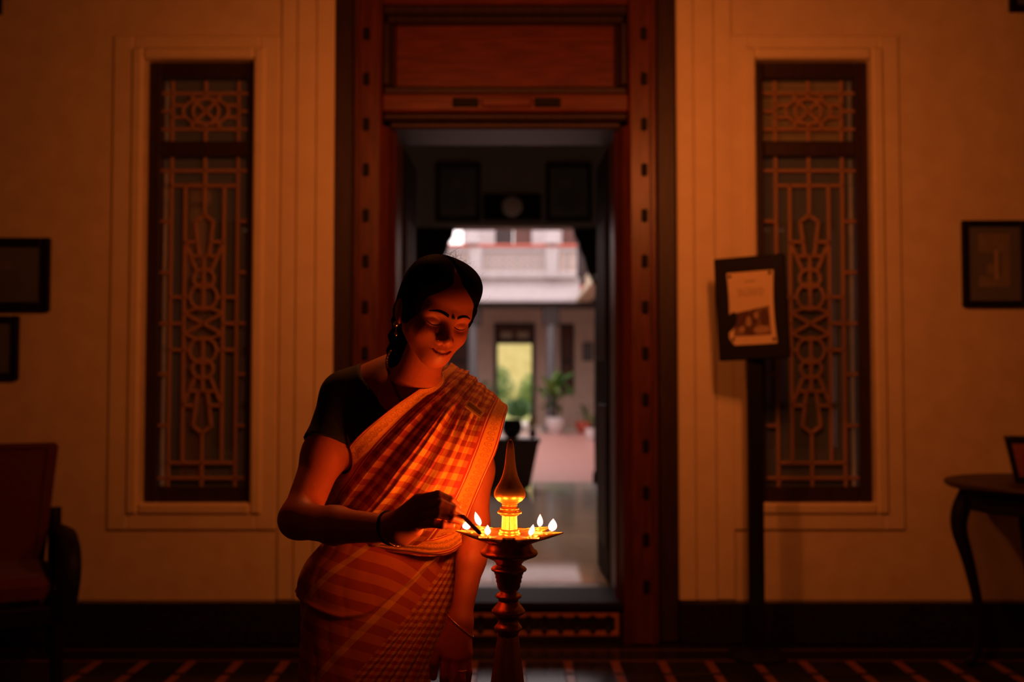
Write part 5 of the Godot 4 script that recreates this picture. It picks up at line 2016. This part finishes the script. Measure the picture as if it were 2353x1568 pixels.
	part("sari_pleats", pleat_mesh(base), cloth(check_tex(288, 768, 24.0, 64.0, false)), o)
	# border of the cloth wound round the waist, in creases
	var top := spline([lm(870, 1240, 2.112), lm(930, 1243, 2.090), lm(990, 1238, 2.076), lm(1030, 1226, 2.078), lm(1060, 1212, 2.094)], 70)
	var low := spline([lm(860, 1262, 2.124), lm(930, 1274, 2.100), lm(990, 1280, 2.088), lm(1034, 1274, 2.090), lm(1062, 1256, 2.106)], 70)
	var WP := PackedVector3Array()
	var WU := PackedVector2Array()
	for i in 71:
		for j in 22:
			var t := j / 21.0
			var crease := 0.0042 * pow(absf(sin(PI * (3.2 * t + 0.35 * sin(i * 0.09)))), 0.8) + 0.0015 * sin(i * 0.33 + t * 5.0)
			WP.append(top[i].lerp(low[i], t) + Vector3(0, 0, crease - 0.006 * (1.0 - sin(PI * clampf(t, 0.02, 0.98)))) - base)
			WU.append(Vector2(0.005 + 0.19 * t, i / 70.0 * 0.42))
	part("sari_waist_fold", grid_mesh(WP, WU, 22, 71), checks, o)
	# name badge pinned to the sari
	var bp := lm(1090, 941, 2.066)
	var badge := Node3D.new()
	badge.name = "name_badge"
	o.add_child(badge)
	badge.position = bp - base
	badge.basis = Basis(Vector3(0, 1, 0), deg_to_rad(16)) * Basis(Vector3(1, 0, 0), deg_to_rad(-22)) * Basis(Vector3(0, 0, 1), deg_to_rad(-41))
	part("badge_plate", span_mesh(-0.0205, 0.0205, -0.0085, 0.0085, -0.003, 0.002, 0.001), mat(0.30, 0.17, 0.07, 0.5), badge)
	part("badge_strip", span_mesh(-0.0165, 0.0165, -0.0042, 0.0042, 0.001, 0.0027, 0.0004), mat(0.12, 0.06, 0.02, 0.4), badge)
	hair(o, base)
	jewellery(o, base)
	# burning taper between the fingertips
	var a := lm(1058, 1181, 1.808)
	var b := lm(1104, 1227, 1.722)
	var tp := thing("taper", "dark wooden taper held by the woman over the lamp's plate", "taper", a)
	part("stick", tube(PackedVector3Array([(b - a) * -0.10, (b - a) * 0.2, (b - a) * 0.9]), [0.0034, 0.0037, 0.0038], 10), mat(0.10, 0.035, 0.014, 0.7), tp)
	part("charred_tip", tube(PackedVector3Array([(b - a) * 0.88, (b - a) * 0.95, b - a]), [0.0039, 0.0037, 0.0022], 10), mat(0.02, 0.012, 0.010, 0.8), tp)

func hair(o: Node3D, base: Vector3) -> void:
	var dark := grained(lin(0.003, 0.002, 0.002), lin(0.010, 0.006, 0.005), 0.7, Vector3(40, 3, 8), 0.25, 0.02, 81, false)
	dark.metallic_specular = 0.06
	var q := []
	q.append(ell(Vector3(0, 0.036, -0.018), Vector3(0.0800, 0.0880, 0.1010), 0.02))
	q.append(ell(Vector3(0, -0.020, -0.050), Vector3(0.070, 0.068, 0.062), 0.03))
	for s in [-1.0, 1.0]:
		q.append(ell(Vector3(s * 0.066, 0.012, 0.004), Vector3(0.015, 0.050, 0.046), 0.02))
		q.append(ell(Vector3(s * 0.034, 0.074, 0.010), Vector3(0.046, 0.042, 0.060), 0.025))
	q.append(ell(Vector3(0, -0.040, -0.112), Vector3(0.052, 0.048, 0.038), 0.015))
	# forehead and face stay free
	q.append(ell(Vector3(0, -0.040, 0.095), Vector3(0.0665, 0.106, 0.078), 0.016, Basis(), true))
	for s in [-1.0, 1.0]:
		q.append(ell(Vector3(s * 0.080, -0.022, -0.014), Vector3(0.018, 0.030, 0.017), 0.006, Basis(), true))
	# parting
	q.append(cap(Vector3(0, 0.124, -0.015), Vector3(0, 0.092, 0.070), 0.0058, 0.0085, 0.006, true))
	var net := net_start()
	nets(q, Vector3(-0.095, -0.10, -0.160), Vector3(0.095, 0.140, 0.105), 0.0029, net)
	var m := part("hair", net_mesh(net, Vector3.ZERO, false), dark, o)
	m.transform = Transform3D(skull.basis, skull.origin - base)
	# loose hairs round the crown and at the temple
	var st := surf()
	var r := RandomNumberGenerator.new()
	r.seed = 77
	for k in 420:
		var th := r.randf_range(-0.2, PI * 0.72)
		var root := Vector3(cos(th) * 0.079, 0.036 + sin(th) * 0.087, r.randf_range(-0.06, 0.03))
		var n := Vector3(cos(th), sin(th), 0)
		var l := r.randf_range(0.006, 0.018) * (1.7 if k % 9 == 0 else 1.0)
		var s := Vector3(r.randfn(), r.randfn(), r.randfn()).normalized()
		var tgt := root + n * l * 0.55 + s * l * 0.8
		var pts := spline([root, root + n * l * 0.35 + s * l * 0.2, tgt, tgt - n * l * 0.15 + s * l * 0.35], 9)
		st.append_from(tube(pts, [0.00015, 0.00015, 0.00014, 0.00014, 0.00013, 0.00013, 0.00012, 0.00011, 0.0001, 0.00008], 3), 0, Transform3D())
	var fly := part("loose_hairs", st.commit(), dark, o)
	fly.transform = m.transform
	fly.set_meta("kind", "stuff")
	# plait that falls behind the neck
	var plait := PackedVector3Array()
	var pr := []
	for w in spline([lm(940, 700, 2.06), lm(922, 752, 2.085), lm(915, 800, 2.125), lm(908, 850, 2.195), lm(905, 900, 2.30), lm(900, 1000, 2.345), lm(895, 1250, 2.36)], 60):
		plait.append(w - base)
		pr.append(0.0215 + 0.0035 * sin(plait.size() * 0.9))
	part("plait", tube(plait, pr, 12), dark, o)
	# curl on the left temple
	var curl := spline([Vector3(0.064, 0.050, 0.052), Vector3(0.067, 0.034, 0.060), Vector3(0.064, 0.018, 0.062), Vector3(0.067, 0.006, 0.056)], 14)
	var c := part("curl", tube(curl, [0.0011], 5), dark, o)
	c.transform = m.transform

func jewellery(o: Node3D, base: Vector3) -> void:
	var head := Transform3D(skull.basis, skull.origin - base)
	var hp := head_prims()
	var lash := mat(0.012, 0.007, 0.006, 0.8)
	lash.specular_mode = BaseMaterial3D.SPECULAR_DISABLED
	for sd in [-1.0, 1.0]:
		part("eyebrow", face_strip(hp, sd, true), lash, o).transform = head
		part("eyelashes", face_strip(hp, sd, false), lash, o).transform = head
	var dot := part("bindi", lathe([[0.0, -0.001], [0.0033, -0.001], [0.0033, 0.0006], [0.0022, 0.0012], [0.0, 0.0014]], 16), mat(0.010, 0.006, 0.006, 0.6), o)
	dot.transform = head * Transform3D(Basis(Vector3(1, 0, 0), PI / 2), Vector3(0, 0.0190, on_face(0, 0.0190, hp) + 0.0013))
	var stud := part("nose_stud", join([lathe([[0.0, -0.003], [0.0032, -0.002], [0.0038, 0.001], [0.0, 0.0032]], 10), tube(PackedVector3Array([Vector3(0, 0, 0.003), Vector3(0, 0.0015, 0.006)]), [0.0014], 6)]), M.gold, o)
	stud.transform = head * Transform3D(Basis(Vector3(0, 0, 1), PI / 2), Vector3(-0.0200, -0.0350, 0.0965))
	var er := part("earring", join([lathe([[0.0, -0.006], [0.0055, -0.003], [0.006, 0.001], [0.003, 0.005], [0.0, 0.006]], 12), tube(PackedVector3Array([Vector3(0, -0.005, 0), Vector3(0, -0.016, 0)]), [0.0009], 5), lathe([[0.0, -0.024], [0.0028, -0.022], [0.0032, -0.019], [0.0012, -0.015], [0.0, -0.015]], 10)]), M.gold, o)
	er.position = head * Vector3(-0.0790, -0.048, -0.006)
	# dark bead chain of the necklace, gold at its ends
	var bare := torso_prims(0.005) + neck_prims()
	var np := spline([lm(897, 806, 2.075), lm(889, 826, 2.085), on_body(893, 856, bare, 0.004), on_body(904, 886, bare, 0.003), on_body(917, 915, bare, 0.003), on_body(927, 938, bare, 0.003)], 60)
	for i in np.size():
		np[i] -= base
	part("necklace", chain_mesh(np, 0.0050, 0.0026), mat(0.16, 0.07, 0.03, 0.35, 0.6), o)
	# right wrist: dark thread band and a gold link bracelet
	var wa := lm(902, 1216, 1.830)
	var wd := wa - lm(770, 1208, 1.945)
	part("thread_band", tube(loop_round(lm(896, 1214, 1.835) - base, wd, 0.0290, 0.0275, Vector3(0, -0.25, 0)), [0.0032], 8), mat(0.012, 0.010, 0.010, 0.8), o)
	part("bracelet", chain_mesh(loop_round(lm(907, 1217, 1.827) - base, wd, 0.0300, 0.0280, Vector3(0.1, -0.34, 0.0)), 0.0046, 0.0013), M.gold, o)
	# left wrist: looser gold chain; ring on the ring finger
	var la := lm(1057, 1436, 2.066)
	part("bracelet", chain_mesh(loop_round(la - base, Vector3(-0.10, -1, 0.1), 0.0300, 0.0290, Vector3(0.72, 0, 0.0)), 0.0048, 0.0014), M.gold, o)
	part("finger_ring", tube(loop_round(lm(1061, 1541, 2.033) - base, Vector3(0, -1, 0.05), 0.0102, 0.0102, Vector3.ZERO, 20), [0.0013], 6), M.gold, o)
